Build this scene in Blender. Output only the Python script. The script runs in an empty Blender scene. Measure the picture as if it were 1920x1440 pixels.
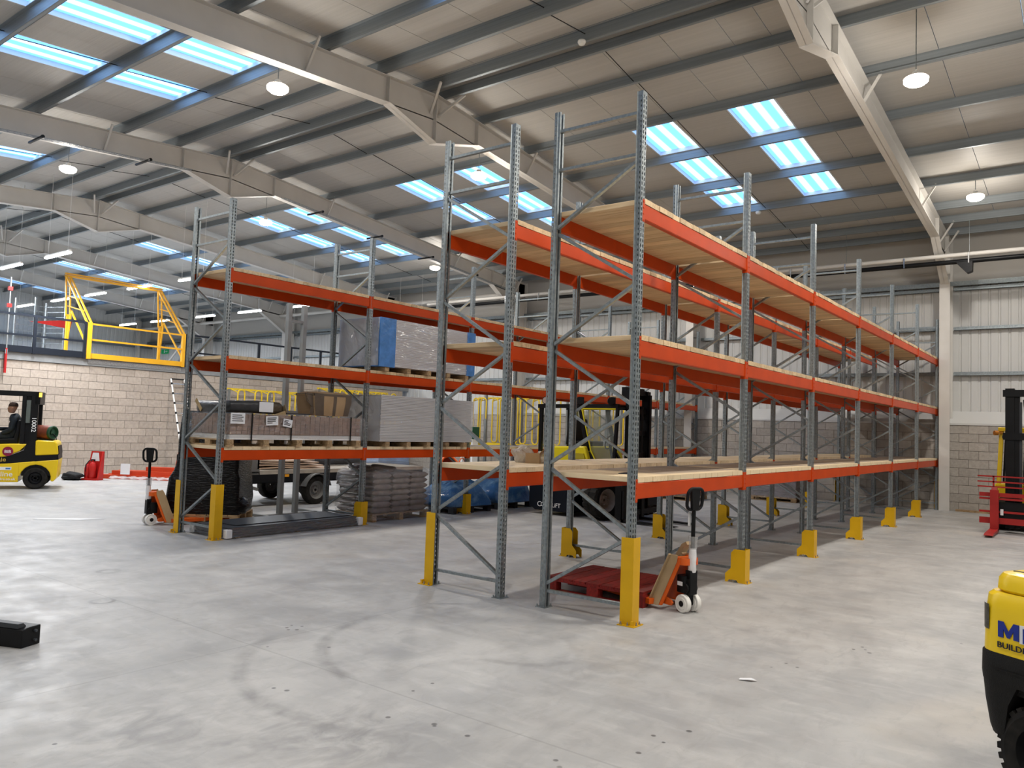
import bpy, math, random
from mathutils import Matrix, Vector, Euler
random.seed(7)
R = math.radians
sc = bpy.context.scene
COL = sc.collection

# ---------------------------------------------------------------- camera, world, exposure
cam_d = bpy.data.cameras.new('camera')
cam = bpy.data.objects.new('camera', cam_d)
COL.objects.link(cam)
cam_d.sensor_fit = 'HORIZONTAL'
cam_d.sensor_width = 36.0
cam_d.lens = 1456.77 / 1920 * 36.0
cam_d.clip_end = 300
cam.matrix_world = (Matrix.Translation((3.5219, -6.5396, 1.7875)) @ Matrix.Rotation(0.6511, 4, 'Z')
                    @ Matrix.Rotation(1.6262, 4, 'X') @ Matrix.Rotation(0.0347, 4, 'Z'))
sc.camera = cam
sc.view_settings.view_transform = 'Standard'
sc.view_settings.look = 'None'
sc.view_settings.gamma = 1.0
sc.view_settings.use_curve_mapping = False
sc.view_settings.exposure = -0.62
sc.cycles.max_bounces = 8
sc.cycles.diffuse_bounces = 4
sc.cycles.glossy_bounces = 3
sc.cycles.transmission_bounces = 6
sc.cycles.transparent_max_bounces = 10
sc.cycles.caustics_reflective = False
sc.cycles.caustics_refractive = False
sc.cycles.sample_clamp_indirect = 6.0

W = bpy.data.worlds.new('evening_sky'); sc.world = W; W.use_nodes = True
_bg = W.node_tree.nodes['Background']
_bg.inputs[0].default_value = (0.43, 0.66, 1.0, 1)
_bg.inputs[1].default_value = 7.5

LAMP_ROWS_X = (1.3, -7.3, -15.0)
LAMP_ROWS_Y = (1.0, 6.2, 13.1)
LAMP_POWER = 205     # watts down, plus a weaker all-round glow
# ---------------------------------------------------------------- materials
def nodes(name):
    m = bpy.data.materials.new(name); m.use_nodes = True
    nt = m.node_tree
    return m, nt, nt.nodes['Principled BSDF']
def mat(name, col, rough=.5, metal=0., var=.0, scale=6., rnd=0., bump=0., bscale=40., stretch=None,
        col2=None, lo=.35, hi=.65, coord='Object', spec=.28, detail=4., coat=0., alpha=1., trans=0.):
    """plain colour, optionally mottled with noise (var or col2), random tone per object, bump"""
    m, nt, p = nodes(name)
    N, L = nt.nodes, nt.links
    c = (*col, 1)
    p.inputs['Base Color'].default_value = c
    p.inputs['Roughness'].default_value = rough
    p.inputs['Metallic'].default_value = metal
    p.inputs['Specular IOR Level'].default_value = spec
    p.inputs['Coat Weight'].default_value = coat
    p.inputs['Alpha'].default_value = alpha
    p.inputs['Transmission Weight'].default_value = trans
    if var or col2 or bump or rnd:
        tc = N.new('ShaderNodeTexCoord'); vec = tc.outputs[coord]
        if stretch:
            mp = N.new('ShaderNodeMapping'); mp.inputs['Scale'].default_value = stretch
            L.new(vec, mp.inputs['Vector']); vec = mp.outputs[0]
        if rnd:
            oi = N.new('ShaderNodeObjectInfo')
            ad = N.new('ShaderNodeVectorMath'); ad.operation = 'ADD'
            L.new(vec, ad.inputs[0])
            sc_ = N.new('ShaderNodeVectorMath'); sc_.operation = 'SCALE'
            cb = N.new('ShaderNodeCombineXYZ')
            for i in range(3): L.new(oi.outputs['Random'], cb.inputs[i])
            L.new(cb.outputs[0], sc_.inputs[0]); sc_.inputs['Scale'].default_value = 37.
            L.new(sc_.outputs[0], ad.inputs[1]); vec = ad.outputs[0]
        out = None
        if var or col2:
            nz = N.new('ShaderNodeTexNoise'); nz.inputs['Scale'].default_value = scale
            nz.inputs['Detail'].default_value = detail
            L.new(vec, nz.inputs['Vector'])
            mr = N.new('ShaderNodeMapRange'); mr.inputs[1].default_value = lo; mr.inputs[2].default_value = hi
            L.new(nz.outputs[0], mr.inputs[0])
            mx = N.new('ShaderNodeMix'); mx.data_type = 'RGBA'
            L.new(mr.outputs[0], mx.inputs['Factor'])
            b = col2 if col2 else tuple(v * (1 - var) for v in col)
            mx.inputs['A'].default_value = c; mx.inputs['B'].default_value = (*b, 1)
            out = mx.outputs['Result']
        if rnd:
            mr2 = N.new('ShaderNodeMapRange'); mr2.inputs[3].default_value = 1 - rnd; mr2.inputs[4].default_value = 1 + rnd * .5
            L.new(oi.outputs['Random'], mr2.inputs[0])
            hs = N.new('ShaderNodeHueSaturation')
            L.new(mr2.outputs[0], hs.inputs['Value'])
            if out: L.new(out, hs.inputs['Color'])
            else: hs.inputs['Color'].default_value = c
            out = hs.outputs[0]
        if out: L.new(out, p.inputs['Base Color'])
        if bump:
            nb = N.new('ShaderNodeTexNoise'); nb.inputs['Scale'].default_value = bscale
            nb.inputs['Detail'].default_value = 3
            L.new(vec, nb.inputs['Vector'])
            bp = N.new('ShaderNodeBump'); bp.inputs['Strength'].default_value = bump; bp.inputs['Distance'].default_value = .02
            L.new(nb.outputs[0], bp.inputs['Height']); L.new(bp.outputs[0], p.inputs['Normal'])
    return m
def emit(name, col, s):
    m = bpy.data.materials.new(name); m.use_nodes = True; nt = m.node_tree
    nt.nodes.remove(nt.nodes['Principled BSDF'])
    e = nt.nodes.new('ShaderNodeEmission'); e.inputs[0].default_value = (*col, 1); e.inputs[1].default_value = s
    nt.links.new(e.outputs[0], nt.nodes['Material Output'].inputs[0])
    return m
def film(name, col, mixf=.35, rough=.12, bump=.4, bscale=9., stretch=None, gl=0.):
    """thin clear or tinted stretch wrap: mostly see-through, with creased gloss"""
    m = bpy.data.materials.new(name); m.use_nodes = True; nt = m.node_tree; N, L = nt.nodes, nt.links
    p = N['Principled BSDF']
    p.inputs['Base Color'].default_value = (*col, 1); p.inputs['Roughness'].default_value = rough
    tr = N.new('ShaderNodeBsdfTransparent'); tr.inputs[0].default_value = (.93, .93, .93, 1)
    mx = N.new('ShaderNodeMixShader'); mx.inputs[0].default_value = mixf
    tc = N.new('ShaderNodeTexCoord'); mp = N.new('ShaderNodeMapping')
    if stretch: mp.inputs['Scale'].default_value = stretch
    nb = N.new('ShaderNodeTexNoise'); nb.inputs['Scale'].default_value = bscale; nb.inputs['Detail'].default_value = 4
    nb.inputs['Distortion'].default_value = 1.2
    bp = N.new('ShaderNodeBump'); bp.inputs['Strength'].default_value = bump; bp.inputs['Distance'].default_value = .05
    L.new(tc.outputs['Object'], mp.inputs[0]); L.new(mp.outputs[0], nb.inputs['Vector'])
    L.new(nb.outputs[0], bp.inputs['Height']); L.new(bp.outputs[0], p.inputs['Normal'])
    L.new(tr.outputs[0], mx.inputs[1]); L.new(p.outputs[0], mx.inputs[2])
    out = mx.outputs[0]
    if gl:      # creases that catch the lamps
        gs = N.new('ShaderNodeBsdfGlossy'); gs.inputs['Roughness'].default_value = rough; gs.inputs[0].default_value = (1, 1, 1, 1)
        L.new(bp.outputs[0], gs.inputs['Normal'])
        m2 = N.new('ShaderNodeMixShader'); m2.inputs[0].default_value = gl
        L.new(out, m2.inputs[1]); L.new(gs.outputs[0], m2.inputs[2]); out = m2.outputs[0]
    L.new(out, N['Material Output'].inputs[0])
    return m

GALV = mat('galvanised_steel', (.31, .35, .37), .40, .7, var=.28, scale=30, rnd=.06, detail=6)
GALV_D = mat('purlin_steel', (.27, .30, .32), .5, .45, var=.2, scale=5, coord='Generated')
ORANGE = mat('orange_paint', (.55, .056, .005), .38, 0, var=.12, scale=3, spec=.16)
YELLOW = mat('guard_yellow', (.70, .40, .006), .42, 0, var=.1, scale=5)
STEEL_W = mat('white_steel_paint', (.62, .60, .57), .5, 0, var=.06, scale=2)
PINE = mat('pine_boards', (.70, .53, .33), .62, 0, col2=(.50, .33, .17), scale=2.2, stretch=(1.2, 14, 14), rnd=.22, lo=.45, hi=.8, detail=6)
PINE_P = mat('pale_pine', (.78, .63, .42), .62, 0, col2=(.60, .43, .24), scale=2.0, stretch=(1.2, 14, 14), rnd=.12, lo=.5, hi=.85, detail=6)
WOOD = mat('pallet_wood', (.48, .33, .18), .75, 0, col2=(.26, .17, .09), scale=5, stretch=(2, 6, 6), rnd=.2)
BLACK = mat('black_paint', (.006, .0065, .008), .45, 0, var=.3, scale=4, spec=.2)
DARK = mat('dark_grey_paint', (.045, .05, .058), .5, 0)
RUBBER = mat('tyre_rubber', (.010, .010, .010), .8, 0, col2=(.026, .024, .022), scale=12, spec=.15)
RED = mat('red_paint', (.50, .018, .016), .35, 0, var=.15, scale=5)
CARD = mat('cardboard', (.40, .27, .15), .8, 0, var=.15, scale=4)
WHITE = mat('white_plastic', (.80, .79, .76), .4)
CHROME = mat('bright_steel', (.65, .66, .67), .2, 1.)
BOLT = mat('zinc_bolt', (.35, .33, .30), .4, .8)
FL_YEL = mat('truck_yellow', (.84, .58, .012), .3, 0, var=.05, scale=2, coat=.15)
BLUE_INK = mat('blue_ink', (.012, .03, .25), .5)
WHITE_INK = mat('white_ink', (.85, .85, .85), .5)
BLACK_INK = mat('black_ink', (.01, .01, .012), .5)
PAPER = mat('white_paper', (.75, .76, .78), .6)
GLASS = film('cab_glass', (.5, .55, .5), .16, .03, .0)

# ---------------------------------------------------------------- mesh builder
class M:
    def __init__(s, T=None):
        s.v = []; s.f = []; s.m = []; s.T = T or Matrix.Identity(4); s.mi = 0
    def add(s, vs, fs, mi=None):
        b = len(s.v); T = s.T
        s.v += [tuple(T @ Vector(q)) for q in vs]
        s.f += [tuple(i + b for i in f) for f in fs]
        s.m += [s.mi if mi is None else mi] * len(fs)
        return s
    def box(s, x0, x1, y0, y1, z0, z1, mi=None):
        vs = [(x, y, z) for z in (z0, z1) for y in (y0, y1) for x in (x0, x1)]
        return s.add(vs, [(0, 2, 3, 1), (4, 5, 7, 6), (0, 1, 5, 4), (2, 6, 7, 3), (0, 4, 6, 2), (1, 3, 7, 5)], mi)
    def cbox(s, c, size, rot=(0, 0, 0), mi=None):
        T0 = s.T; s.T = T0 @ Matrix.Translation(c) @ Euler(rot).to_matrix().to_4x4()
        a, b, d = (q / 2 for q in size)
        s.box(-a, a, -b, b, -d, d, mi); s.T = T0
        return s
    def bar(s, p0, p1, w, h, mi=None, up=(0, 0, 1)):
        p0 = Vector(p0); p1 = Vector(p1); d = (p1 - p0); l = d.length
        if l < 1e-6: return s
        d /= l; u = Vector(up)
        if abs(d.dot(u)) > .97: u = Vector((1, 0, 0))
        a = d.cross(u).normalized(); b = a.cross(d).normalized()
        vs = []
        for q in (p0, p1):
            for i, j in ((-1, -1), (1, -1), (1, 1), (-1, 1)): vs.append(q + a * (i * w / 2) + b * (j * h / 2))
        return s.add(vs, [(3, 2, 1, 0), (4, 5, 6, 7), (0, 1, 5, 4), (1, 2, 6, 5), (2, 3, 7, 6), (3, 0, 4, 7)], mi)
    def ring(s, c, n_, r, n, a=None):
        n_ = Vector(n_).normalized(); u = Vector((0, 0, 1)) if abs(n_.z) < .9 else Vector((1, 0, 0))
        a = n_.cross(u).normalized(); b = n_.cross(a).normalized()
        return [Vector(c) + a * (r * math.cos(2 * math.pi * i / n)) + b * (r * math.sin(2 * math.pi * i / n)) for i in range(n)]
    def cyl(s, p0, p1, r0, r1=None, n=14, cap=True, mi=None):
        r1 = r0 if r1 is None else r1
        d = Vector(p1) - Vector(p0)
        A = s.ring(p0, d, r0, n); B = s.ring(p1, d, r1, n)
        fs = [(i, (i + 1) % n, n + (i + 1) % n, n + i) for i in range(n)]
        if cap: fs += [tuple(range(n - 1, -1, -1)), tuple(range(n, 2 * n))]
        return s.add(A + B, fs, mi)
    def tube(s, pts, r, n=7, mi=None, closed=False):
        pts = [Vector(p) for p in pts]; k = len(pts); rs = []
        ref = None
        for i in range(k):
            a = pts[i - 1] if (i or closed) else pts[0]; b = pts[(i + 1) % k] if (i < k - 1 or closed) else pts[-1]
            d = (b - a).normalized()
            if ref is None: ref = Vector((0, 0, 1)) if abs(d.z) < .9 else Vector((1, 0, 0))
            u = d.cross(ref)
            if u.length < 1e-4: u = d.cross(Vector((0, 1, 0)))
            u.normalize(); w = d.cross(u).normalized(); ref = u.cross(d) * 1.0
            rr = r[i] if isinstance(r, (list, tuple)) else r
            rs.append([pts[i] + u * (rr * math.cos(2 * math.pi * j / n)) + w * (rr * math.sin(2 * math.pi * j / n)) for j in range(n)])
        vs = [q for g in rs for q in g]; fs = []
        for i in range(k if closed else k - 1):
            i2 = (i + 1) % k
            fs += [(i * n + j, i * n + (j + 1) % n, i2 * n + (j + 1) % n, i2 * n + j) for j in range(n)]
        if not closed: fs += [tuple(range(n - 1, -1, -1)), tuple((k - 1) * n + j for j in range(n))]
        return s.add(vs, fs, mi)
    def prism(s, poly, ax, a0, a1, mi=None):
        f = {'x': lambda u, v, a: (a, u, v), 'y': lambda u, v, a: (u, a, v), 'z': lambda u, v, a: (u, v, a)}[ax]
        n = len(poly)
        vs = [f(u, v, a0) for u, v in poly] + [f(u, v, a1) for u, v in poly]
        return s.add(vs, [tuple(range(n)), tuple(range(2 * n - 1, n - 1, -1))] + [(i, n + i, n + (i + 1) % n, (i + 1) % n) for i in range(n)], mi)
    def lathe(s, prof, o=(0, 0, 0), ax=(0, 0, 1), n=24, mi=None):
        ax = Vector(ax).normalized(); vs = []; fs = []
        for r, t in prof: vs += s.ring(Vector(o) + ax * t, ax, max(r, 1e-4), n)
        for k in range(len(prof) - 1):
            fs += [(k * n + i, k * n + (i + 1) % n, (k + 1) * n + (i + 1) % n, (k + 1) * n + i) for i in range(n)]
        return s.add(vs, fs, mi)
    def loft(s, rings, cap=True, mi=None):
        n = len(rings[0]); vs = [q for g in rings for q in g]; fs = []
        for k in range(len(rings) - 1):
            fs += [(k * n + i, k * n + (i + 1) % n, (k + 1) * n + (i + 1) % n, (k + 1) * n + i) for i in range(n)]
        if cap: fs += [tuple(range(n - 1, -1, -1)), tuple((len(rings) - 1) * n + i for i in range(n))]
        return s.add(vs, fs, mi)
    def ball(s, c, r, n=10, k=6, mi=None):
        rx, ry, rz = r if isinstance(r, (tuple, list)) else (r, r, r)
        g = []
        for i in range(k + 1):
            t = math.pi * i / k; q = max(math.sin(t), .001)
            g.append([(c[0] + rx * q * math.cos(2 * math.pi * j / n), c[1] + ry * q * math.sin(2 * math.pi * j / n), c[2] - rz * math.cos(t)) for j in range(n)])
        return s.loft(g, True, mi)
    def mesh(s, name, mats, ang=.6):
        me = bpy.data.meshes.new(name)
        me.from_pydata(s.v, [], s.f)
        for mm in (mats if isinstance(mats, (list, tuple)) else [mats]): me.materials.append(mm)
        if len(me.materials) > 1: me.polygons.foreach_set('material_index', s.m)
        bm_fix(me)
        me.polygons.foreach_set('use_smooth', [True] * len(me.polygons))
        me.set_sharp_from_angle(angle=ang)
        return me
    def build(s, name, mats, parent=None, loc=(0, 0, 0), rot=(0, 0, 0), bevel=0, ang=.6, sub=0):
        o = put(name, s.mesh(name, mats, ang), parent, loc, rot)
        if bevel:
            b = o.modifiers.new('bevel', 'BEVEL'); b.width = bevel; b.segments = 2; b.limit_method = 'ANGLE'; b.angle_limit = .5
        if sub:
            b = o.modifiers.new('sub', 'SUBSURF'); b.levels = sub; b.render_levels = sub
        return o
import bmesh
def bm_fix(me):
    bm = bmesh.new(); bm.from_mesh(me); bmesh.ops.recalc_face_normals(bm, faces=bm.faces); bm.to_mesh(me); bm.free()
def put(name, me, parent=None, loc=(0, 0, 0), rot=(0, 0, 0), scale=None):
    o = bpy.data.objects.new(name, me); COL.objects.link(o)
    o.location = loc; o.rotation_euler = rot
    if scale: o.scale = scale
    if parent is not None: o.parent = parent
    return o
def tag(o, label, cat, group=None, kind=None):
    o['label'] = label; o['category'] = cat
    if group: o['group'] = group
    if kind: o['kind'] = kind
    return o
def thing(name, label, cat, loc=(0, 0, 0), rotz=0., group=None):
    return tag(put(name, None, None, loc, (0, 0, rotz)), label, cat, group)
def struct(o, label=None):
    o['kind'] = 'structure'
    if label: o['label'] = label
    return o
def copy_tree(o, parent=None):
    c = o.copy(); COL.objects.link(c)
    if parent is not None: c.parent = parent
    for ch in [x for x in o.children]: copy_tree(ch, c)
    return c
def rrect(w, h, r, k=4, cx=0, cy=0):
    """rounded rectangle outline"""
    pts = []
    for sx, sy, a0 in ((1, 1, 0), (-1, 1, 90), (-1, -1, 180), (1, -1, 270)):
        for i in range(k + 1):
            a = R(a0 + 90 * i / k)
            pts.append((cx + sx * (w / 2 - r) + r * math.cos(a), cy + sy * (h / 2 - r) + r * math.sin(a)))
    return pts
def text(name, s, size, mat_, parent, loc, rot, ext=.002, sx=1., align='LEFT'):
    cu = bpy.data.curves.new(name, 'FONT'); cu.body = s; cu.size = size; cu.extrude = ext; cu.align_x = align
    cu.offset = size * .006; cu.resolution_u = 3
    t = bpy.data.objects.new(name + '_tmp', cu); COL.objects.link(t)
    dg = bpy.context.evaluated_depsgraph_get()
    me = bpy.data.meshes.new_from_object(t.evaluated_get(dg)); me.name = name
    bpy.data.objects.remove(t); bpy.data.curves.remove(cu)
    me.materials.clear(); me.materials.append(mat_)
    return put(name, me, parent, loc, rot, (sx, 1, 1))
# ================================================================ building
YR = 4.4; SL = .0857; YF = 17.3; YN = -8.3; XL = -42.0; XR = 7.6; Z_RIDGE = 8.50
def zr(y, base=8.30): return base - SL * abs(y - YR)
FRAMES = (0.21, -7.0, -14.0, -21.05, -28.1, -35.1)

def floor_mat():
    m, nt, p = nodes('concrete_floor'); N, L = nt.nodes, nt.links
    tc = N.new('ShaderNodeTexCoord'); P = tc.outputs['Object']
    def noise(scale, detail=5, st=None, dist=0., rough=.55):
        v = P
        if st:
            mp = N.new('ShaderNodeMapping'); mp.inputs['Scale'].default_value = st[:3]
            if len(st) > 3: mp.inputs['Rotation'].default_value = (0, 0, st[3])
            L.new(P, mp.inputs[0]); v = mp.outputs[0]
        n = N.new('ShaderNodeTexNoise'); n.inputs['Scale'].default_value = scale; n.inputs['Detail'].default_value = detail
        n.inputs['Distortion'].default_value = dist; n.inputs['Roughness'].default_value = rough
        L.new(v, n.inputs['Vector']); return n.outputs[0]
    def ramp(x, a, b, o0=0., o1=1.):
        r = N.new('ShaderNodeMapRange'); r.inputs[1].default_value = a; r.inputs[2].default_value = b
        r.inputs[3].default_value = o0; r.inputs[4].default_value = o1; L.new(x, r.inputs[0]); return r.outputs[0]
    def mix(f, a, b):
        x = N.new('ShaderNodeMix'); x.data_type = 'RGBA'
        if isinstance(f, float): x.inputs['Factor'].default_value = f
        else: L.new(f, x.inputs['Factor'])
        for k, q in (('A', a), ('B', b)):
            if isinstance(q, tuple): x.inputs[k].default_value = (*q, 1)
            else: L.new(q, x.inputs[k])
        return x.outputs['Result']
    def math_(op, a, b=None):
        x = N.new('ShaderNodeMath'); x.operation = op
        for i, q in enumerate((a, b)):
            if q is None: continue
            if isinstance(q, (int, float)): x.inputs[i].default_value = q
            else: L.new(q, x.inputs[i])
        return x.outputs[0]
    base = mix(ramp(noise(.35, 4), .35, .65), (.445, .44, .43), (.385, .385, .38))
    base = mix(ramp(noise(1.3, 8, None, .6), .42, .70, 0, .9), base, (.31, .312, .315))
    base = mix(ramp(noise(2.1, 6, (1, .35, 1, .5), .8), .52, .74, 0, .5), base, (.27, .272, .275))
    base = mix(ramp(noise(4.5, 8, (.55, 1.6, 1, .65), .5), .5, .72, 0, .35), base, (.55, .545, .53))
    base = mix(ramp(noise(.5, 3, (1, 1, 1)), .58, .7, 0, .35), base, (.47, .42, .35))
    base = mix(ramp(noise(7, 9, (1, .5, 1), 1.2, .65), .50, .74, 0, .6), base, (.29, .288, .288))
    base = mix(ramp(noise(60, 3), .66, .74, 0, .5), base, (.25, .245, .24))
    # tyre scrubs: thin broken rings
    sp = N.new('ShaderNodeSeparateXYZ'); L.new(P, sp.inputs[0])
    brk = ramp(noise(3.5, 4, None, .4), .42, .62)
    for cx, cy, r, w, k, mid, half in ((-.46, -1.91, 1.58, .085, .62, -110, 52), (-.42, -1.38, 1.44, .075, .60, -137, 44), (-.26, -1.27, .51, .06, .5, -55, 46),
                            (-5.45, -2.18, .10, .05, .6, 0, 180), (-4.07, -2.89, .10, .03, .9, 0, 180), (-6.4, -2.0, 2.2, .08, .14, -90, 70), (1.7, -.2, 1.2, .08, .2, -150, 60)):
        dx = math_('SUBTRACT', sp.outputs[0], cx); dy = math_('SUBTRACT', sp.outputs[1], cy)
        d = math_('SQRT', math_('ADD', math_('MULTIPLY', dx, dx), math_('MULTIPLY', dy, dy)))
        e = math_('ABSOLUTE', math_('SUBTRACT', d, r))
        f = math_('MULTIPLY', math_('MULTIPLY', ramp(e, w, w * .3), ramp(brk, 0, 1, .3, 1)), k)
        if half < 180:
            c = math_('DIVIDE', math_('ADD', math_('MULTIPLY', dx, math.cos(R(mid))), math_('MULTIPLY', dy, math.sin(R(mid)))), d)
            f = math_('MULTIPLY', f, ramp(c, math.cos(R(half)), math.cos(R(half * .8))))
        base = mix(f, base, (.17, .17, .172))
    def spot(x, y):
        v = N.new('ShaderNodeVectorMath'); v.operation = 'DISTANCE'; L.new(P, v.inputs[0]); v.inputs[1].default_value = (x, y, 0)
        return v.outputs['Value']
    # oil drips and two larger scuffed patches
    for i, (x, y) in enumerate([(-2.11, -2.19), (-2.01, -2.3), (-1.96, -2.25), (-2.02, -2.15), (-2.07, -2.27), (-1.71, -2.72), (-1.36, -2.4), (.33, -3.0), (.35, -3.02), (.59, -3.0), (-.17, -2.67), (-.88, -3.26), (-.78, -3.23),
                                (-.18, -2.47), (1.45, -2.54), (1.49, -2.31), (1.4, -2.26), (1.53, -2.05), (-.98, -4.58), (.05, -3.11), (1.9, .68), (1.82, .62), (1.95, .60), (1.86, .75)]):
        r = .014 + .008 * ((i * 7) % 5) / 4
        base = mix(math_('MULTIPLY', ramp(spot(x, y), r, r * .6), .8), base, (.07, .07, .07))
    pn = noise(5, 8, (1, .6, 1), 1.)
    for x, y, r, k in ((.05, -3.5, .75, .75), (-.8, -4.15, .9, .6), (-2.6, -4.3, 1.2, .4), (-4.1, -2.9, .25, .8), (.4, -1.35, .5, .4)):
        f = math_('MULTIPLY', math_('MULTIPLY', ramp(spot(x, y), r, r * .15), ramp(pn, .42, .62)), k)
        base = mix(f, base, (.20, .20, .205))
    # saw-cut slab joints
    for ax, val in ((0, -1.85), (1, -2.78), (0, 5.2), (1, 11.4), (0, -9.0), (1, 4.4)):
        e = math_('ABSOLUTE', math_('SUBTRACT', sp.outputs[ax], val))
        base = mix(math_('MULTIPLY', ramp(e, .011, .005), .34), base, (.2, .2, .2))
    # dark drips
    dots = N.new('ShaderNodeTexVoronoi'); dots.inputs['Scale'].default_value = 9; L.new(P, dots.inputs['Vector'])
    dsel = ramp(noise(.9, 2, (1, 1, 1)), .66, .72)
    base = mix(math_('MULTIPLY', ramp(dots.outputs['Distance'], .17, .10), dsel), base, (.12, .12, .12))
    L.new(base, p.inputs['Base Color'])
    p.inputs['Roughness'].default_value = .5
    L.new(ramp(noise(3, 5), .3, .7, .38, .62), p.inputs['Roughness'])
    bp = N.new('ShaderNodeBump'); bp.inputs['Strength'].default_value = .08; bp.inputs['Distance'].default_value = .01
    L.new(noise(25, 4), bp.inputs['Height']); L.new(bp.outputs[0], p.inputs['Normal'])
    return m
struct(M().box(XL, XR, YN, YF, -.2, 0).build('floor', floor_mat()), 'pale power-floated concrete warehouse floor with tyre marks')

LINER = mat('roof_liner', (.47, .455, .43), .55, 0, var=.08, scale=1.5, rnd=.03, spec=.3, bump=.15, bscale=3, stretch=(.2, 12, 1))
BLOCK = mat('grey_blockwork', (.47, .40, .335), .9, 0, var=.14, scale=14, rnd=.13, bump=.3, bscale=90)
MORTAR = mat('mortar', (.20, .175, .155), .95, 0, var=.2, scale=9)
CLAD = mat('wall_liner', (.60, .60, .59), .42, 0, var=.05, scale=.6)
SLAB = mat('slab_edge', (.27, .275, .275), .8, 0, var=.2, scale=4)

# ---- roof: one panel per bay width, rooflights let into the strips
ceiling = struct(put('ceiling', None), 'shallow pitched roof of pale ribbed liner panels on dark steel purlins')
PURLIN_F = [4.65, 5.85, 7.5, 9.3, 11.15, 12.95, 14.55, 15.6, 16.6]
PURLIN_N = [4.15, 2.95, 1.65, -.1, -1.9, -3.7, -5.5, -7.0, -8.1]
SKY_F = (7.52, 12.93); SKY_N = (1.63, -3.72)
def rooflight_mat():
    m = bpy.data.materials.new('rooflight_grp'); m.use_nodes = True; nt = m.node_tree; N, L = nt.nodes, nt.links
    nt.nodes.remove(N['Principled BSDF'])
    tl = N.new('ShaderNodeBsdfTranslucent'); tr = N.new('ShaderNodeBsdfTransparent'); gl = N.new('ShaderNodeBsdfGlossy')
    tc = N.new('ShaderNodeTexCoord'); sp = N.new('ShaderNodeSeparateXYZ'); L.new(tc.outputs['Object'], sp.inputs[0])
    # ribs of double thickness glass fibre run down the sheet and pass whiter light
    wv = N.new('ShaderNodeMath'); wv.operation = 'SINE'
    mu = N.new('ShaderNodeMath'); mu.operation = 'MULTIPLY_ADD'; mu.inputs[1].default_value = 2 * math.pi / .333; mu.inputs[2].default_value = .6
    L.new(sp.outputs[0], mu.inputs[0]); L.new(mu.outputs[0], wv.inputs[0])
    mr = N.new('ShaderNodeMapRange'); mr.interpolation_type = 'SMOOTHSTEP'
    mr.inputs[1].default_value = -.3; mr.inputs[2].default_value = .95; L.new(wv.outputs[0], mr.inputs[0])
    mx = N.new('ShaderNodeMix'); mx.data_type = 'RGBA'; L.new(mr.outputs[0], mx.inputs['Factor'])
    mx.inputs['A'].default_value = (.42, .56, .73, 1); mx.inputs['B'].default_value = (1, .98, .90, 1)
    L.new(mx.outputs['Result'], tl.inputs[0])
    tr.inputs[0].default_value = (.5, .55, .6, 1)
    a = N.new('ShaderNodeMixShader'); L.new(tl.outputs[0], a.inputs[1]); L.new(tr.outputs[0], a.inputs[2])
    mr2 = N.new('ShaderNodeMapRange'); mr2.inputs[3].default_value = .35; mr2.inputs[4].default_value = .9
    L.new(mr.outputs[0], mr2.inputs[0]); L.new(mr2.outputs[0], a.inputs[0])
    L.new(mx.outputs['Result'], tr.inputs[0])
    L.new(a.outputs[0], N['Material Output'].inputs[0])
    return m
GRP = rooflight_mat()
KERB = mat('rooflight_kerb', (.72, .74, .76), .5)
def slope_box(m, x0, x1, ya, yb, zb0, th):
    """slab lying on the roof pitch between ya and yb, underside zb0 above the purlin bottom plane"""
    a, b = min(ya, yb), max(ya, yb)
    za, zb = zr(a) + zb0, zr(b) + zb0
    vs = [(x0, a, za), (x1, a, za), (x1, b, zb), (x0, b, zb), (x0, a, za + th), (x1, a, za + th), (x1, b, zb + th), (x0, b, zb + th)]
    return m.add(vs, [(0, 3, 2, 1), (4, 5, 6, 7), (0, 1, 5, 4), (1, 2, 6, 5), (2, 3, 7, 6), (3, 0, 4, 7)])
def panel(x0, x1, ya, yb):
    slope_box(M(), x0 + .005, x1 - .005, ya, yb, .205, .08).build('roof_panel', LINER, ceiling)
offs = [0, 1.0, 1.62, 2.6, 3.7, 4.72, 5.9, 7.1]      # panel joints from the frame on the right of each bay
nwin = 0
bays = [(7.31, 0)] + [(x, i + 1) for i, x in enumerate(FRAMES)]
LEFT = list(FRAMES) + [XL]       # the frame that closes each bay on its left
for xr_, bi in bays:
    for j in range(7):
        x1, x0 = xr_ - offs[j], (xr_ - offs[j + 1] if j < 6 else LEFT[bi])
        if bi == 0 and j == 0: x1 = XR
        lights = j in (2, 4) and bi >= 1
        for sgn, sky, eave in ((1, SKY_F, YF + .1), (-1, SKY_N, YN - .1)):
            if lights:
                panel(x0, x1, YR, sky[0]); panel(x0, x1, sky[1], eave)
                nwin += 1
                w = struct(put('window_%d' % nwin, None), 'translucent ribbed rooflight strip let into the roof')
                prl = [y for y in (PURLIN_F if sgn > 0 else PURLIN_N) if min(sky) - .1 <= y <= max(sky) + .1]
                for a, b in zip(prl[:-1], prl[1:]):
                    pn = slope_box(M(), -(x1 - x0) / 2 + .02, (x1 - x0) / 2 - .02, a + .03 * sgn, b - .03 * sgn, .29, .008).build('pane', GRP, w, ((x0 + x1) / 2, 0, 0))
                k = M()
                for q in (x0 + .005, x1 - .035): slope_box(k, q, q + .03, sky[0], sky[1], .205, .10)
                for y in prl: slope_box(k, x0 + .03, x1 - .03, y - .045, y + .045, .205, .085)
                k.build('kerb', KERB, w)
            else:
                panel(x0, x1, YR, eave)
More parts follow.
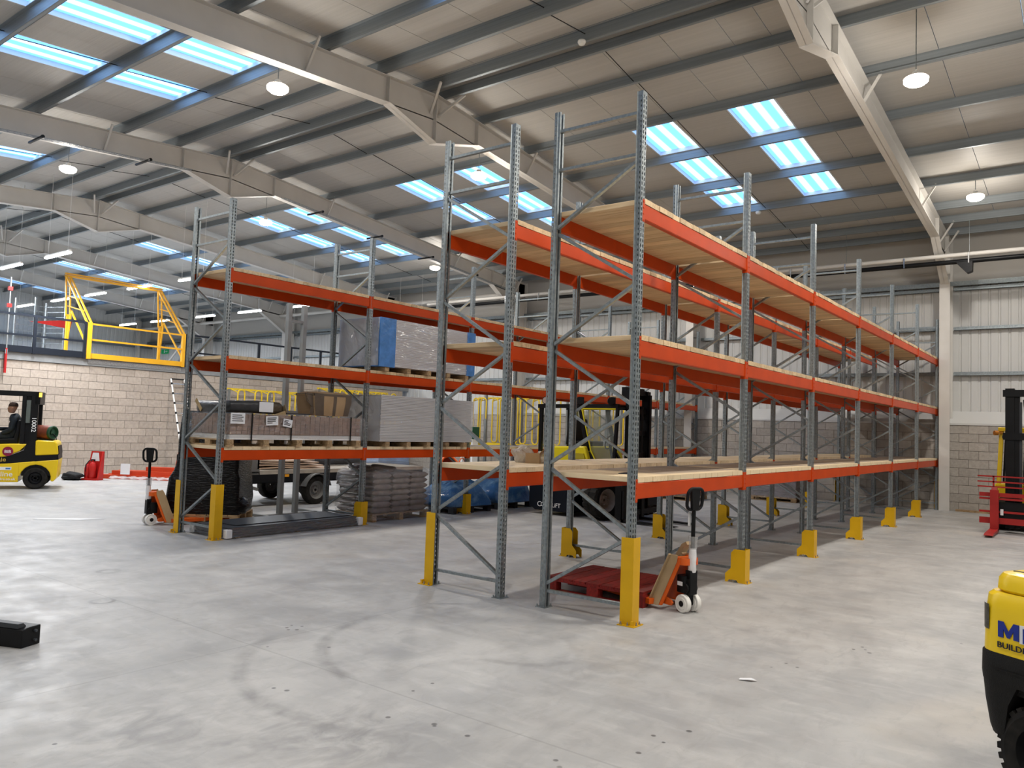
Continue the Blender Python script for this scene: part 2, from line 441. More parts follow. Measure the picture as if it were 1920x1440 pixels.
# ridge flashing and purlins, one object each run
for y in PURLIN_F + PURLIN_N:
    z = zr(y); m = M()
    s = 1 if y > YR else -1
    m.box(XL, XR, y - .004, y + .004, z, z + .205)
    m.box(XL, XR, y - (.065 if s > 0 else 0), y + (0 if s > 0 else .065), z, z + .006)
    m.box(XL, XR, y - (0 if s > 0 else .065), y + (.065 if s > 0 else 0), z + .197, z + .205)
    m.box(XL, XR, y - (.068 if s > 0 else -.060), y - (.060 if s > 0 else -.068), z, z + .025)
    m.build('purlin', GALV_D, ceiling)
slope_box(M(), XL, XR, YR - .3, YR, .2, .03).build('ridge_flashing', LINER, ceiling)
slope_box(M(), XL, XR, YR, YR + .3, .2, .03).build('ridge_flashing', LINER, ceiling)
# sag rods in the middle of each bay, threaded through the purlins
for i, xf in enumerate(FRAMES):
    for L_ in (PURLIN_F, PURLIN_N):
        for a, b in zip(L_[:-1], L_[1:]):
            x = xf - 3.55
            M().cyl((x, a, zr(a) + .12), (x, b, zr(b) + .06), .008, n=6).build('sag_rod', BLACK, ceiling)

# ---- portal frames
def portal(xf, i, label):
    f = thing('portal_frame', label, 'steel frame', (xf, 0, 0))
    fw, ft = .10, .014
    def zi(y): return zr(y) - .50
    def web(poly, name, t=.006):
        return M().prism(poly, 'x', -t, t).build(name, STEEL_W, f)
    def flange(pts, name, hw=fw, t=ft, par=f):
        m = M()
        for (y0, z0), (y1, z1) in zip(pts[:-1], pts[1:]):
            d = Vector((0, y1 - y0, z1 - z0)).normalized(); n = Vector((0, -d.z, d.y)) * t
            vs = []
            for q in (Vector((0, y0, z0)), Vector((0, y1, z1))):
                vs += [q + Vector((-hw, 0, 0)), q + Vector((hw, 0, 0)), q + Vector((hw, 0, 0)) + n, q + Vector((-hw, 0, 0)) + n]
            m.add(vs, [(0, 1, 2, 3), (7, 6, 5, 4), (0, 4, 5, 1), (1, 5, 6, 2), (2, 6, 7, 3), (3, 7, 4, 0)])
        return m.build(name, STEEL_W, par)
    for sgn, cy0, cy1 in ((1, 16.55, 17.06), (-1, YR - (16.55 - YR), YR - (17.06 - YR))):
        ys = lambda d: YR + sgn * d
        D0 = 16.55 - YR; D1 = 17.06 - YR
        # column
        m = M()
        a, b = sorted((ys(D0), ys(D1)))
        ztop = zr(ys(D0))
        m.box(-.125, .125, a, a + .016, 0, ztop - .45 if sgn > 0 else ztop); m.box(-.125, .125, b - .016, b, 0, ztop if sgn > 0 else ztop - .45)
        m.box(-.006, .006, a + .016, b - .016, 0, ztop - .05)
        m.build('column', STEEL_W, f)
        # rafter: web, flanges
        p = [(ys(0), zr(ys(0))), (ys(D1), zr(ys(D1))), (ys(D1), zi(ys(D1))), (ys(0), zi(ys(0)))]
        r = web(p, 'rafter')
        flange([(ys(0), zr(ys(0)) - ft), (ys(D1), zr(ys(D1)) - ft)], 'flange', par=r)
        flange([(ys(1.28), zi(ys(1.28))), (ys(10.6), zi(ys(10.6)))], 'flange', par=r)
        # eaves haunch
        h = web([(ys(10.6), zi(ys(10.6)) + .05), (ys(10.6), zi(ys(10.6))), (ys(D0), 5.96), (ys(D0), zi(ys(D0)) + .05)], 'eaves_haunch')
        flange([(ys(10.6), zi(ys(10.6))), (ys(D0), 5.96)], 'flange', par=h)
        # apex haunch
        h = web([(ys(0), zi(ys(0)) + .02), (ys(1.28), zi(ys(1.28)) + .02), (ys(1.28), zi(ys(1.28))), (ys(0), 7.33)], 'apex_haunch')
        flange([(ys(1.28), zi(ys(1.28))), (ys(0), 7.33)], 'flange', par=h)
        for d in (1.28, 10.6, D0):
            st = M()
            z0, z1 = zi(ys(d)) + .01, zr(ys(d)) - .02
            for q in (-1, 1): st.box(min(q * .008, q * .095), max(q * .008, q * .095), ys(d) - .006, ys(d) + .006, z0, z1)
            st.build('stiffener', STEEL_W, f)
        # fly braces from the bottom flange up to the purlins
        for d in (3.1, 8.55, 11.2, 12.0):
            y = ys(d)
            M().bar((.02, y, zi(y) + .03), (.34, y, zr(y) + .05), .04, .04).build('fly_brace', STEEL_W, f)
    st = M()
    for q in (-1, 1): st.box(min(q * .008, q * .095), max(q * .008, q * .095), YR - .012, YR + .012, 7.34, zr(YR) - .02)
    st.build('end_plate', STEEL_W, f)
    for d in (-.35, .35):
        M().bar((.02, YR + d * .3, zi(YR) + .1), (.5, YR + d, zr(YR) + .02), .045, .045).build('fly_brace', STEEL_W, f)
    return f
POS = ['white portal frame nearest the camera, its column right of the rack end', 'white portal frame passing over the middle of the racking, second from the right',
       'white portal frame over the left rack, third from the right', 'white portal frame above the mezzanine edge, fourth from the right',
       'white portal frame over the mezzanine, fifth from the right', 'white portal frame farthest away, over the back of the mezzanine']
for i, x in enumerate(FRAMES): portal(x, i, POS[i])

# ---- walls
def block_wall(name, along, face, a0, a1, z0, nrow, keep, thick=.2, label=None, out=1, BLOCK=None):
    """coursed 440x215 blocks proud of a recessed mortar bed; blocks picked by keep(a, z) are single parts, the rest one mesh"""
    root = struct(put(name, None), label)
    bl, bh = .45, .225
    d = .012 * out
    def bx(m, s0, s1, zz0, zz1, t0, t1):
        lo, hi = min(t0, t1), max(t0, t1)
        if along == 'y': m.box(lo, hi, s0, s1, zz0, zz1)
        else: m.box(s0, s1, lo, hi, zz0, zz1)
    m = M(); bx(m, a0, a1, z0, z0 + nrow * bh, face - d, face - thick * out); m.build('mortar_bed', MORTAR, root)
    bm_ = M(); bx(bm_, -.22, .22, 0, .215, 0, -.06 * out)
    me = bm_.mesh('block', BLOCK)
    rest = M(); n = 0
    for r in range(nrow):
        s = a0 - (r % 2) * bl / 2
        while s < a1:
            lo, hi = max(s + .005, a0), min(s + bl - .005, a1)
            zz = z0 + r * bh + .005
            if hi - lo > .05:
                j = random.uniform(-.002, .002)
                if hi - lo > .43 and keep((lo + hi) / 2, zz) and n < 300:
                    n += 1
                    c = (lo + hi) / 2
                    put('block', me, root, (face + j, c, zz) if along == 'y' else (c, face + j, zz))
                else: bx(rest, lo, hi, zz, zz + .215, face + j, face - .06 * out)
            s += bl
    o = rest.build('blockwork', BLOCK, root); o['kind'] = 'stuff'
    return root
XB = -20.2; YB = 16.93
def keep_left(y, z): return 1.3 < y < 11.5 and z > .2
wl = block_wall('wall_left', 'y', XB, YN, YB, 0, 14, keep_left, label='grey concrete block wall below the mezzanine', out=1, BLOCK=BLOCK)
def keep_far(x, z): return -7.4 < x < 2.4 and z < 2.3
wf = block_wall('wall_far', 'x', YB, XB, XR, 0, 10, keep_far, label='grey block wall below white cladding at the far end', out=-1, BLOCK=mat('far_blockwork', (.44, .405, .365), .9, 0, var=.14, scale=14, rnd=.13, bump=.3, bscale=90))
def clad(name, along, face, a0, a1, z0, z1, pitch, label, out):
    """trapezoidal liner sheets, one object per metre wide sheet"""
    root = struct(put(name, None), label)
    n = max(1, round((a1 - a0) / pitch)); w = (a1 - a0) / n
    prof = [(0, 0)] + [q for k in range(4) for q in ((.06 + .25 * k, 0), (.08 + .25 * k, -.022), (.12 + .25 * k, -.022), (.14 + .25 * k, 0))] + [(1, 0)]
    m = M(); vs = []; fs = []
    for t, dd in prof:
        for z in (z0, z1):
            q = (-dd - .001) * out * -1
            vs.append((q, t * w, z) if along == 'y' else (t * w, q, z))
    for k in range(len(prof) - 1): fs.append((2 * k, 2 * k + 2, 2 * k + 3, 2 * k + 1))
    m.add(vs, fs); me = m.mesh('cladding_sheet', CLAD)
    for k in range(n):
        put('cladding_sheet', me, root, (face, a0 + k * w, 0) if along == 'y' else (a0 + k * w, face, 0))
    bk = M()
    if along == 'y': bk.box(min(face - .1 * out, face - .05 * out), max(face - .1 * out, face - .05 * out), a0, a1, z0 - .4, z1)
    else: bk.box(a0, a1, min(face - .1 * out, face - .05 * out), max(face - .1 * out, face - .05 * out), z0 - .4, z1)
    bk.build('backing', CLAD, root)
    return root
ZE = 7.75
def rail(m, x0, x1, y, z, d=.14, h=.05):
    m.box(x0, x1, y - d, y, z, z + .004); m.box(x0, x1, y - d, y - d + .004, z - h, z + .03); m.box(x0, x1, y - .01, y, z - h, z + h)
cf = clad('wall_back', 'x', YF, XL, XR, 2.25, ZE, .9, 'white profiled steel cladding above the far block wall', -1)
M().prism([(YB - .02, 2.25), (YB - .02, 2.30), (YF - .03, 2.62), (YF, 2.62), (YF, 2.25)], 'x', -13.9, XR).build('trim_1', CLAD)['kind'] = 'structure'
for z in (3.63, 4.85, 5.92):
    segs = list(FRAMES) + [XL]
    xa = XR
    for xb in segs:
        m = M(); rail(m, xb + (.13 if xb != XL else 0), xa - .13, YF - .03, z)
        m.build('cladding_rail', GALV, cf); xa = xb
m = M(); m.box(XL, XR, YF - .25, YF - .02, 6.02, 6.06); m.box(XL, XR, YF - .26, YF - .24, 5.98, 6.1); m.build('eaves_beam', GALV, cf)
M().box(XL, XR, YF - .06, YF - .03, 6.1, ZE).build('eaves_lining', LINER, cf)
cl = clad('wall_gable', 'y', XL, YN, YF, 3.4, 9.0, .9, 'pale cladding of the gable wall behind the mezzanine', 1)
for z in (4.65, 5.75, 6.85):
    m = M(); m.box(XL + .03, XL + .17, YN, YF, z, z + .05); m.box(XL + .16, XL + .18, YN, YF, z - .06, z + .05)
    m.build('cladding_rail', GALV, cl)
cn = clad('wall_near', 'x', YN, XL, XR, 0, ZE, .9, 'white cladding wall behind the camera', 1)
cr = clad('wall_right', 'y', XR, YN, YF, 0, 8.7, .9, 'white cladding wall beyond the right edge', -1)
# eaves tubes between the frames on the far side, and gable posts with bracing
et = thing('eaves_strut', 'round white eaves strut running along the top of the back wall', 'steel tube', (0, 0, 0))
M().cyl((XL, 16.3, 6.75), (-14, 16.3, 6.75), .08, n=12).build('tube', STEEL_W, et)
for y, nm in ((11.2, 'second'), (16.3, 'corner'), (4.4, 'third')):
    gp = thing('gable_post', {'second': 'white gable post with diagonal braces, beyond the pallet gate', 'corner': 'white gable corner post where the two clad walls meet', 'third': 'white gable post farthest left behind the railing'}[nm], 'steel post', (XL + .35, y, 3.5))
    h = zr(y) - 3.52; m = M(); m.box(-.1, .1, -.1, -.09, 0, h); m.box(-.1, .1, .09, .1, 0, h); m.box(-.006, .006, -.09, .09, 0, h); m.build('post', STEEL_W, gp)

# ---- mezzanine
mz = struct(put('floor_mezzanine', None), 'mezzanine slab over the left block wall')
M().box(XL, XB - .02, YN, YF, 3.15, 3.5).build('slab', SLAB, mz)
M().box(XB - .02, XB + .03, YN, YB - .01, 3.16, 3.50).build('edge_channel', SLAB, mz)
# ================================================================ pallet racking
PT = 2.8; DP = .956; HT = 5.06
LV = (1.303, 2.658, 3.976); BH = .152
def upright_mesh():
    """perforated C section, aisle face towards +x"""
    m = M(); w, d, t = .042, .033, .002
    H = HT
    def strip(p, q, z0, z1):
        m.add([(*p, z0), (*q, z0), (*q, z1), (*p, z1)], [(0, 1, 2, 3)])
    def slots(p, q, pitch, h, z_off):
        z = 0.; k = z_off
        while k + h < H:
            strip(p, q, z, k); z = k + h; k += pitch
        strip(p, q, z, H)
    lerp = lambda a, b, t_: (a[0] + (b[0] - a[0]) * t_, a[1] + (b[1] - a[1]) * t_)
    def face(p, q, cols, pitch, h, z_off):
        """wall of the section from p to q with slot columns at the given spans"""
        s = 0.
        for a, b in cols:
            strip(lerp(p, q, s), lerp(p, q, a), 0, H); slots(lerp(p, q, a), lerp(p, q, b), pitch, h, z_off); s = b
        strip(lerp(p, q, s), q, 0, H)
    for o in (0., t):
        D = d - o; Wd = w - o
        face((D, -Wd), (D, Wd), [(.14, .33), (.67, .86)], .05, .032, .04)
        for sg in (-1, 1):
            face((D, sg * Wd), (.0, sg * Wd), [(.38, .66)], .05, .020, .05)
            strip((.0, sg * Wd), (-.008, sg * (Wd - .006)), 0, H)
            strip((-.008, sg * (Wd - .006)), (-.024, sg * (Wd - .006)), 0, H)
            strip((-.024, sg * (Wd - .006)), (-d + o, sg * Wd), 0, H)
            strip((-d + o, sg * Wd), (-d + o, sg * .015), 0, H)
    return m.mesh('upright', GALV)
UPR = upright_mesh()
_m = M(); _m.box(-.055, .065, -.07, .07, 0, .006); _m.cyl((.05, .055, .006), (.05, .055, .03), .008, n=6); _m.cyl((-.04, -.055, .006), (-.04, -.055, .03), .008, n=6)
FOOT = _m.mesh('base_plate', GALV)
def c_brace(p0, p1, name='brace'):
    m = M(); m.bar(p0, p1, .030, .040, up=(0, 1, 0)); return m.mesh(name, GALV)
BR_H = c_brace((-DP + .02, 0, 0), (-.02, 0, 0)); BR_D = c_brace((-DP + .03, 0, .03), (-.03, 0, .57)); BR_E = c_brace((-DP + .03, 0, .57), (-.03, 0, .03))
_m = M(); L0, L1 = .046, PT - .046
_m.prism([(-.025, 0), (.021, 0), (.021, BH - .028), (.006, BH - .026), (.006, BH), (-.025, BH)], 'y', L0, L1)
# step of the beam faces inwards; front face plain with rolled edges
_m.prism([(.021, .004), (.025, .008), (.025, BH - .008), (.021, BH - .004)], 'y', L0, L1)
BEAM = _m.mesh('beam', ORANGE)
_m = M(); _m.box(-.028, .034, -.046, -.040, -.03, BH + .035); _m.box(.028, .034, -.040, -.003, -.03, BH + .035)
for z in (-.015, .045, .105, .165): _m.box(.034, .038, -.03, -.012, z - .006, z + .006)
CON_R = _m.mesh('end_connector', ORANGE)
_m = M(); _m.box(-.028, .034, .040, .046, -.03, BH + .035); _m.box(.028, .034, .003, .040, -.03, BH + .035)
for z in (-.015, .045, .105, .165): _m.box(.034, .038, .012, .03, z - .006, z + .006)
CON_L = _m.mesh('end_connector', ORANGE)
PLK = .1588
def plank_mesh(mat_, l0, l1):
    m = M(); a, h, c = PLK / 2 - .002, .052, .004
    m.prism([(-a, c), (-a + c, 0), (a - c, 0), (a, c), (a, h - c), (a - c, h), (-a + c, h), (-a, h - c)], 'x', l0, l1)
    return m.mesh('plank', mat_)
PL_A = plank_mesh(PINE, -DP - .022, .026); PL_B = plank_mesh(PINE_P, -DP - .022, .026)
GREYPINE = mat('weathered_boards', (.42, .35, .28), .7, 0, col2=(.31, .25, .20), scale=2.2, stretch=(1.2, 14, 14), rnd=.08)
def front_wear(m):
    nt = m.node_tree; N, L = nt.nodes, nt.links; p = N['Principled BSDF']
    src = p.inputs['Base Color'].links[0].from_socket
    tc = N.new('ShaderNodeTexCoord'); sp = N.new('ShaderNodeSeparateXYZ'); L.new(tc.outputs['Object'], sp.inputs[0])
    nz = N.new('ShaderNodeTexNoise'); nz.inputs['Scale'].default_value = 6; L.new(tc.outputs['Object'], nz.inputs['Vector'])
    ad = N.new('ShaderNodeMath'); ad.operation = 'MULTIPLY_ADD'; ad.inputs[1].default_value = .2; L.new(nz.outputs[0], ad.inputs[0]); L.new(sp.outputs[0], ad.inputs[2])
    mr = N.new('ShaderNodeMapRange'); mr.inputs[1].default_value = -.10; mr.inputs[2].default_value = .02; L.new(ad.outputs[0], mr.inputs[0])
    mx = N.new('ShaderNodeMix'); mx.data_type = 'RGBA'; L.new(mr.outputs[0], mx.inputs['Factor']); L.new(src, mx.inputs['A']); mx.inputs['B'].default_value = (.74, .60, .40, 1)
    L.new(mx.outputs['Result'], p.inputs['Base Color'])
front_wear(GREYPINE)
PL_C = plank_mesh(GREYPINE, -DP - .022, .026)
def rack_row(x, label, flip=False, rows=6):
    """x: aisle face of the +x uprights; flip mirrors the bracing"""
    r = thing('racking_row', label, 'pallet racking', (x, 0, 0), 0, 'orange and galvanised pallet racking rows')
    for k in range(rows + 1):
        y = k * PT
        for sx in (0, 1):
            u = put('upright', UPR, r, (-DP * sx, y, 0), (0, 0, math.pi * sx))
            put('base_plate', FOOT, u, (0, 0, 0))
        for z in (.165, 4.45, 4.86): put('brace', BR_H, r, (0, y, z))
        for j in range(7):
            put('brace', (BR_D, BR_E)[(j + flip) % 2], r, (0, y + (.012 if j % 2 else -.012), .2 + .6 * j + .01))
        if k == rows: break
        for li, z in enumerate(LV):
            for sx in (0, 1):
                b = put('beam', BEAM, r, (-DP * sx, y if not sx else y + PT, z - BH), (0, 0, math.pi * sx))
                for q in (0, 1):
                    put('end_connector', CON_L if q == 0 else CON_R, b, (0, 0 if q == 0 else PT, 0))
            for j in range(17):
                me = PL_A
                if li == 0: me = PL_C if (not flip and (k or j > 4) and random.random() < .93) else PL_B
                if x < -6.5 and k == 5 and j > 14: continue      # the last boards stop short of the column
                p = put('plank', me, r, (random.uniform(-.006, .006), y + .05 + (j + .5) * PLK, z + .001), (0, 0, random.uniform(-.004, .004)))
    return r
rack_a = rack_row(0, 'nearest racking row with a red pallet under its first bay and empty timber decks')
rack_b = rack_row(-1.527, 'middle racking row standing back to back, an open box on its lowest deck', True)
rack_c = rack_row(-6.818, 'left racking row carrying board packs, a wrapped pack and a taped carton')

# ---------------------------------------------------------------- column guards
_m = M(); 
_m.prism([(.0, -.11), (.11, -.11), (.11, .0), (.104, .0), (.104, -.104), (.0, -.104)], 'z', .006, .80)
G_TALL = _m
def tall_guard(x, y, sx, sy, label):
    g = thing('corner_guard', label, 'column guard', (x, y, 0), 0, 'tall yellow corner guards')
    a = .115
    poly = [(-a * sx + sx * .115, -a * sy), (0, 0)]
    m = M()
    # angle with its outer corner at (sx*.06, sy*.06)
    cx, cy = sx * .07, sy * .07
    t = .006; L_ = .13
    pts = [(cx, cy), (cx - sx * L_, cy), (cx - sx * L_, cy - sy * t), (cx - sx * t, cy - sy * t), (cx - sx * t, cy - sy * L_), (cx, cy - sy * L_)]
    m.prism(pts, 'z', .006, .80); m.build('angle_post', YELLOW, g)
    b = M(); b.prism([(cx + sx * .05, cy + sy * .05), (cx - sx * L_, cy + sy * .05), (cx - sx * L_, cy), (cx, cy), (cx, cy - sy * L_), (cx + sx * .05, cy - sy * L_)], 'z', 0, .008)
    b.build('base_plate', YELLOW, g)
    k = M()
    k.prism([(cx + sx * .0, cy), (cx + sx * .035, cy + sy * .02), (cx + sx * .0, cy + sy * .035)], 'z', .008, .05)
    k.build('gusset', YELLOW, g)
    for q in ((cx + sx * .03, cy - sy * .09), (cx + sx * .03, cy - sy * .03), (cx - sx * .03, cy + sy * .03), (cx - sx * .1, cy + sy * .03)):
        bm_ = M(); bm_.cyl((*q, .008), (*q, .016), .012, n=6); bm_.cyl((*q, .016), (*q, .035), .006, n=6); bm_.build('bolt', BOLT, g)
    return g
tall_guard(0, 0, 1, -1, 'tall yellow corner guard at the near outer foot of the nearest racking row')
tall_guard(-1.527 - DP, 0, -1, -1, 'tall yellow corner guard at the left foot of the middle racking row')
tall_guard(-6.818, 0, 1, -1, 'tall yellow corner guard in front of the left racking row, beside the flat sheet pack')
tall_guard(-6.818 - DP, 0, -1, -1, 'tall yellow corner guard at the left foot of the left racking, beside a pallet truck')
tall_guard(0, 6 * PT, 1, 1, 'tall yellow corner guard at the far end, against the white column')
tall_guard(-1.527 - DP, 6 * PT, -1, 1, 'tall yellow corner guard at the far end against the block wall, seen through the racking')
def boot_mesh():
    m = M(); t = .005
    prof = [(.085, .03), (.085, .40), (-.055, .40), (-.095, .355), (-.095, .17), (-.165, .10), (-.165, .0), (-.135, .0), (-.115, .03), (-.02, .03), (-.0, 0), (.085, 0)]
    for s in (-1, 1): m.prism(prof, 'y', s * .075, s * (.075 - t))
    m.box(.08, .085, -.07, .07, .0, .40)
    return m.mesh('guard_shell', YELLOW)
BOOT = boot_mesh()
_m = M(); _m.box(.085, .12, -.075, .075, 0, .006); FT = _m.mesh('foot_plate', YELLOW)
_m = M(); _m.cyl((0, 0, .0), (0, 0, .03), .008, n=6); BLT = _m.mesh('bolt', BOLT)
def boot(x, y, sx, label):
    g = thing('upright_protector', label, 'column guard', (x, y, 0), 0 if sx > 0 else math.pi, 'low yellow upright protectors')
    put('guard_shell', BOOT, g); put('foot_plate', FT, g)
    for q in ((.105, -.05), (.105, .05), (-.06, .09), (-.06, -.09)): put('bolt', BLT, g, (*q, .005))
NTH = ['nearest', 'second', 'third', 'fourth', 'last']
for k in range(1, 6):
    boot(0, k * PT, 1, '%s low yellow upright protector along the front aisle face of the nearest racking row' % NTH[k - 1])
    boot(-1.527 - DP, k * PT, -1, '%s low yellow upright protector along the back aisle face of the middle racking row' % NTH[k - 1])
for k in range(1, 4):
    boot(-6.818, k * PT, 1, '%s low yellow upright protector along the aisle face of the left racking row' % NTH[k - 1])

# ---------------------------------------------------------------- lights
LAMP = emit('lamp_glow', (1.0, .86, .66), 55)
TUBE = emit('tube_glow', (1.0, .98, .96), 40)
def lamp_pos(x): return {1.3: 'over the nearest racking row', -7.3: 'over the left racking row', -15.0: 'towards the mezzanine'}[x]
def glow(x, y):
    l = bpy.data.lights.new('high_bay_glow', 'POINT'); l.energy = LAMP_POWER * .55; l.color = (1, .945, .87); l.shadow_soft_size = .15
    lo = bpy.data.objects.new('high_bay_glow', l); COL.objects.link(lo); lo.location = (x, y, 6.95)
for i, x in enumerate(LAMP_ROWS_X):
    for j, y in enumerate(LAMP_ROWS_Y):
        h = thing('high_bay_light', 'glowing high bay light %s, %s' % (lamp_pos(x), ('on the near roof slope', 'just beyond the ridge', 'close to the back wall')[j]), 'ceiling light', (x, y, 7.25), 0, 'high bay lights')
        M().lathe([(.02, .13), (.05, .12), (.06, .06), (.13, .05), (.155, .035), (.16, .015), (.15, .0)], n=20).build('housing', WHITE, h)
        M().lathe([(.155, .03), (.175, .01), (.17, -.04), (.12, -.08), (.0, -.09)], n=20).build('diffuser', LAMP, h)
        M().cyl((0, 0, .15), (0, 0, zr(y) - 7.25 + .2), .008, n=6).build('suspension', GALV, h)
        l = bpy.data.lights.new('high_bay_lamp', 'AREA'); l.shape = 'DISK'; l.size = .34; l.energy = LAMP_POWER; l.color = (1, .945, .87); l.spread = R(175)
        lo = bpy.data.objects.new('high_bay_lamp', l); COL.objects.link(lo); lo.location = (x, y, 7.25 - .12); glow(x, y)
# lamps of the same grid behind and beside the camera
for x in (1.3, -7.3, -15.0, 6.6):
    for y in ((-4.6,) if x < 5 else (-4.6, 1.0, 6.2, 13.1)):
        l = bpy.data.lights.new('high_bay_lamp', 'AREA'); l.shape = 'DISK'; l.size = .34; l.energy = LAMP_POWER; l.color = (1, .945, .87); l.spread = R(175)
        lo = bpy.data.objects.new('high_bay_lamp', l); COL.objects.link(lo); lo.location = (x, y, 7.13)
        if x < 5: glow(x, y)
BAT = [((-18.95, -22.08, -25.1), 2.5), ((-18.77, -22.0, -25.1, -27.9, -31.1), 6.3), ((-20.16, -23.46, -26.67, -30.29, -33.19), 11.5), ((-18.0,), 15.0)]
ORD = ['first', 'second', 'third', 'fourth', 'fifth']
for (xs, y), rn in zip(BAT, ('row nearest the camera', 'middle row', 'far row', 'single one by the back wall')):
    for i, x in enumerate(xs):
        b = thing('batten_light', 'white LED batten light hung over the mezzanine, %s%s' % (rn, '' if len(xs) == 1 else ', %s from the right' % ORD[i]), 'ceiling light', (x, y, 6.0), 0, 'LED battens over the mezzanine')
        M().box(-.75, .75, -.03, .03, .02, .07).build('body', WHITE, b)
        M().prism(rrect(.09, .05, .02, 3, 0, 0), 'x', -.74, .74).build('diffuser', TUBE, b)
        for q in (-.6, .6): M().cyl((q, 0, .07), (q, 0, zr(y) - 6 + .2), .004, n=5).build('wire', WHITE, b)
for x, y in ((-19, 2.5), (-24, 2.5), (-29, 6), (-24, 11.5), (-31, 11.5), (-36, 5), (-37, 13), (-38, -1), (-28, -2)):  # light of the battens, plus added fill lamps without fixtures towards the back
    l = bpy.data.lights.new('batten_fill_lamp', 'AREA'); l.shape = 'RECTANGLE'; l.size = 1.5; l.size_y = .1; l.energy = 650; l.color = (.93, .96, 1); l.spread = R(175)
    lo = bpy.data.objects.new('batten_fill_lamp', l); COL.objects.link(lo); lo.location = (x, y, 5.95)
# ================================================================ trucks, pallets and loads near the racking
TR_OR = mat('truck_orange', (.72, .12, .015), .35, 0, var=.08, scale=5)
TR_BR = mat('truck_red_brown', (.42, .06, .015), .4)
CARD2 = mat('cardboard_strip', (.42, .30, .17), .8, 0, var=.12, scale=8)
WRAPW = mat('white_wrap', (.78, .78, .80), .5, 0, var=.05, scale=20, bump=.3, bscale=30)
CLEAR = film('clear_film', (.75, .76, .78), .25, .15, .5, 12, gl=.1)
def pallet_truck(loc, rz, label, flap, turn=0.):
    t = thing('pallet_truck', label, 'pallet truck', loc, rz)
    for s in (-1, 1):
        m = M(); y = s * .20
        m.prism([(-1.10, .075), (-1.06, .10), (-.07, .10), (-.07, .045), (-1.0, .045), (-1.10, .06)], 'y', y - .075, y + .075)
        m.build('fork', TR_OR, t)
        w = M(); w.cyl((-.95, y - .04, .037), (-.95, y + .04, .037), .036, n=14); w.build('load_roller', WHITE, t)
        # sloping arm rising from the fork heel to the head
        a = M(); a.prism([(-.12, .05), (.03, .05), (.19, .50), (.19, .54), (.06, .54), (.02, .47)], 'y', y - .012, y + .012)
        # shear towards the centre line at the top
        a.v = [(x, yy - s * max(0, z - .08) * .22, z) for x, yy, z in a.v]
        a.build('side_arm', TR_OR, t)
        c = M(); c.prism([(-.13, .035), (.0, .045), (.155, .50), (.15, .56), (.05, .56), (.01, .48)], 'y', y + s * .014, y + s * .020); c.prism([(-.135, .05), (-.12, .05), (.06, .555), (.05, .565)], 'y', y - .05, y + .02 * s)
        c.v = [(x, yy - s * max(0, z - .08) * .22, z) for x, yy, z in c.v]
        c.build('cardboard_edge', CARD2, t)
        lk = M(); lk.prism([(-.14, .06), (.11, .06), (.13, .085), (.11, .11), (-.09, .17), (-.14, .12)], 'y', y * .72 - .012, y * .72 + .012); lk.build('link_arm', TR_OR, t)
    b = M(); b.add([(-.06, -.19, .10), (-.06, .19, .10), (.08, .10, .49), (.08, -.10, .49), (-.05, -.19, .09), (-.05, .19, .09), (.095, .10, .48), (.095, -.10, .48)],
                   [(0, 1, 2, 3), (7, 6, 5, 4), (0, 4, 5, 1), (1, 5, 6, 2), (2, 6, 7, 3), (3, 7, 4, 0)])
    b.build('web_plate', TR_BR, t)
    h = M(); h.prism(rrect(.16, .22, .05, 3, .165, 0), 'z', .47, .535); h.build('head', TR_OR, t)
    c = M(); c.cyl((.20, 0, .30), (.20, 0, .48), .018, n=14); c.build('lift_ram', CHROME, t)
    p = M(); p.prism(rrect(.13, .15, .03, 2, .16, 0), 'z', .19, .36); p.cyl((.21, -.07, .24), (.21, .07, .24), .05, n=12); p.box(.20, .27, -.05, .05, .18, .42); p.cyl((.235, -.05, .36), (.235, .05, .36), .035, n=10)
    pm = p.build('pump', BLACK, t, bevel=.006)
    M().box(.12, .19, -.0775, -.0755, .26, .30).build('maker_plate', PAPER, pm)
    for s in (-1, 1):
        w = M(); y = .07 * s
        w.lathe([(.028, -.03), (.055, -.03), (.06, -.024), (.075, -.024), (.084, -.027), (.09, -.02), (.09, .02), (.084, .027), (.075, .024), (.06, .024), (.055, .03), (.028, .03)], (.2, y, .09), (0, 1, 0), 28)
        w = w.build('steer_wheel', WHITE, t)
        M().cyl((.2, y - .033, .09), (.2, y + .033, .09), .03, n=14).build('hub', BLACK, w)
    x = M(); x.box(.17, .23, -.035, .035, .08, .20); x.build('steer_yoke', BLACK, t)
    hd = M(); hd.tube([(.235, 0, .36), (.245, 0, .7), (.25, 0, 1.03)], .021, 12); hn = hd.build('handle', BLACK, t, (.24 - .24 * math.cos(turn), -.24 * math.sin(turn), 0), (0, 0, turn))
    lp = M()
    pts = []
    for (u, v) in rrect(.21, .21, .06, 4, 0, 1.13): pts.append((.25 + (v - 1.03) * .12, u, v))
    lp.tube(pts, .018, 8, closed=True); lp.prism([(-.045, 1.02), (.045, 1.02), (.062, 1.235), (-.062, 1.235)], 'x', .245, .28)
    lp.build('grip', BLACK, hn, bevel=.006)
    w = M(); w.lathe([(.034, .40), (.040, .42), (.036, .50), (.040, .56), (.035, .62), (.033, .64)], (.238, 0, 0), (.012, 0, 1), 14); w.build('white_wrapping', WRAPW, hn)
    w = M(); w.lathe([(.04, .63), (.043, .70), (.05, .76)], (.24, 0, 0), (.012, 0, 1), 12); w.build('clear_sleeve', CLEAR, hn)
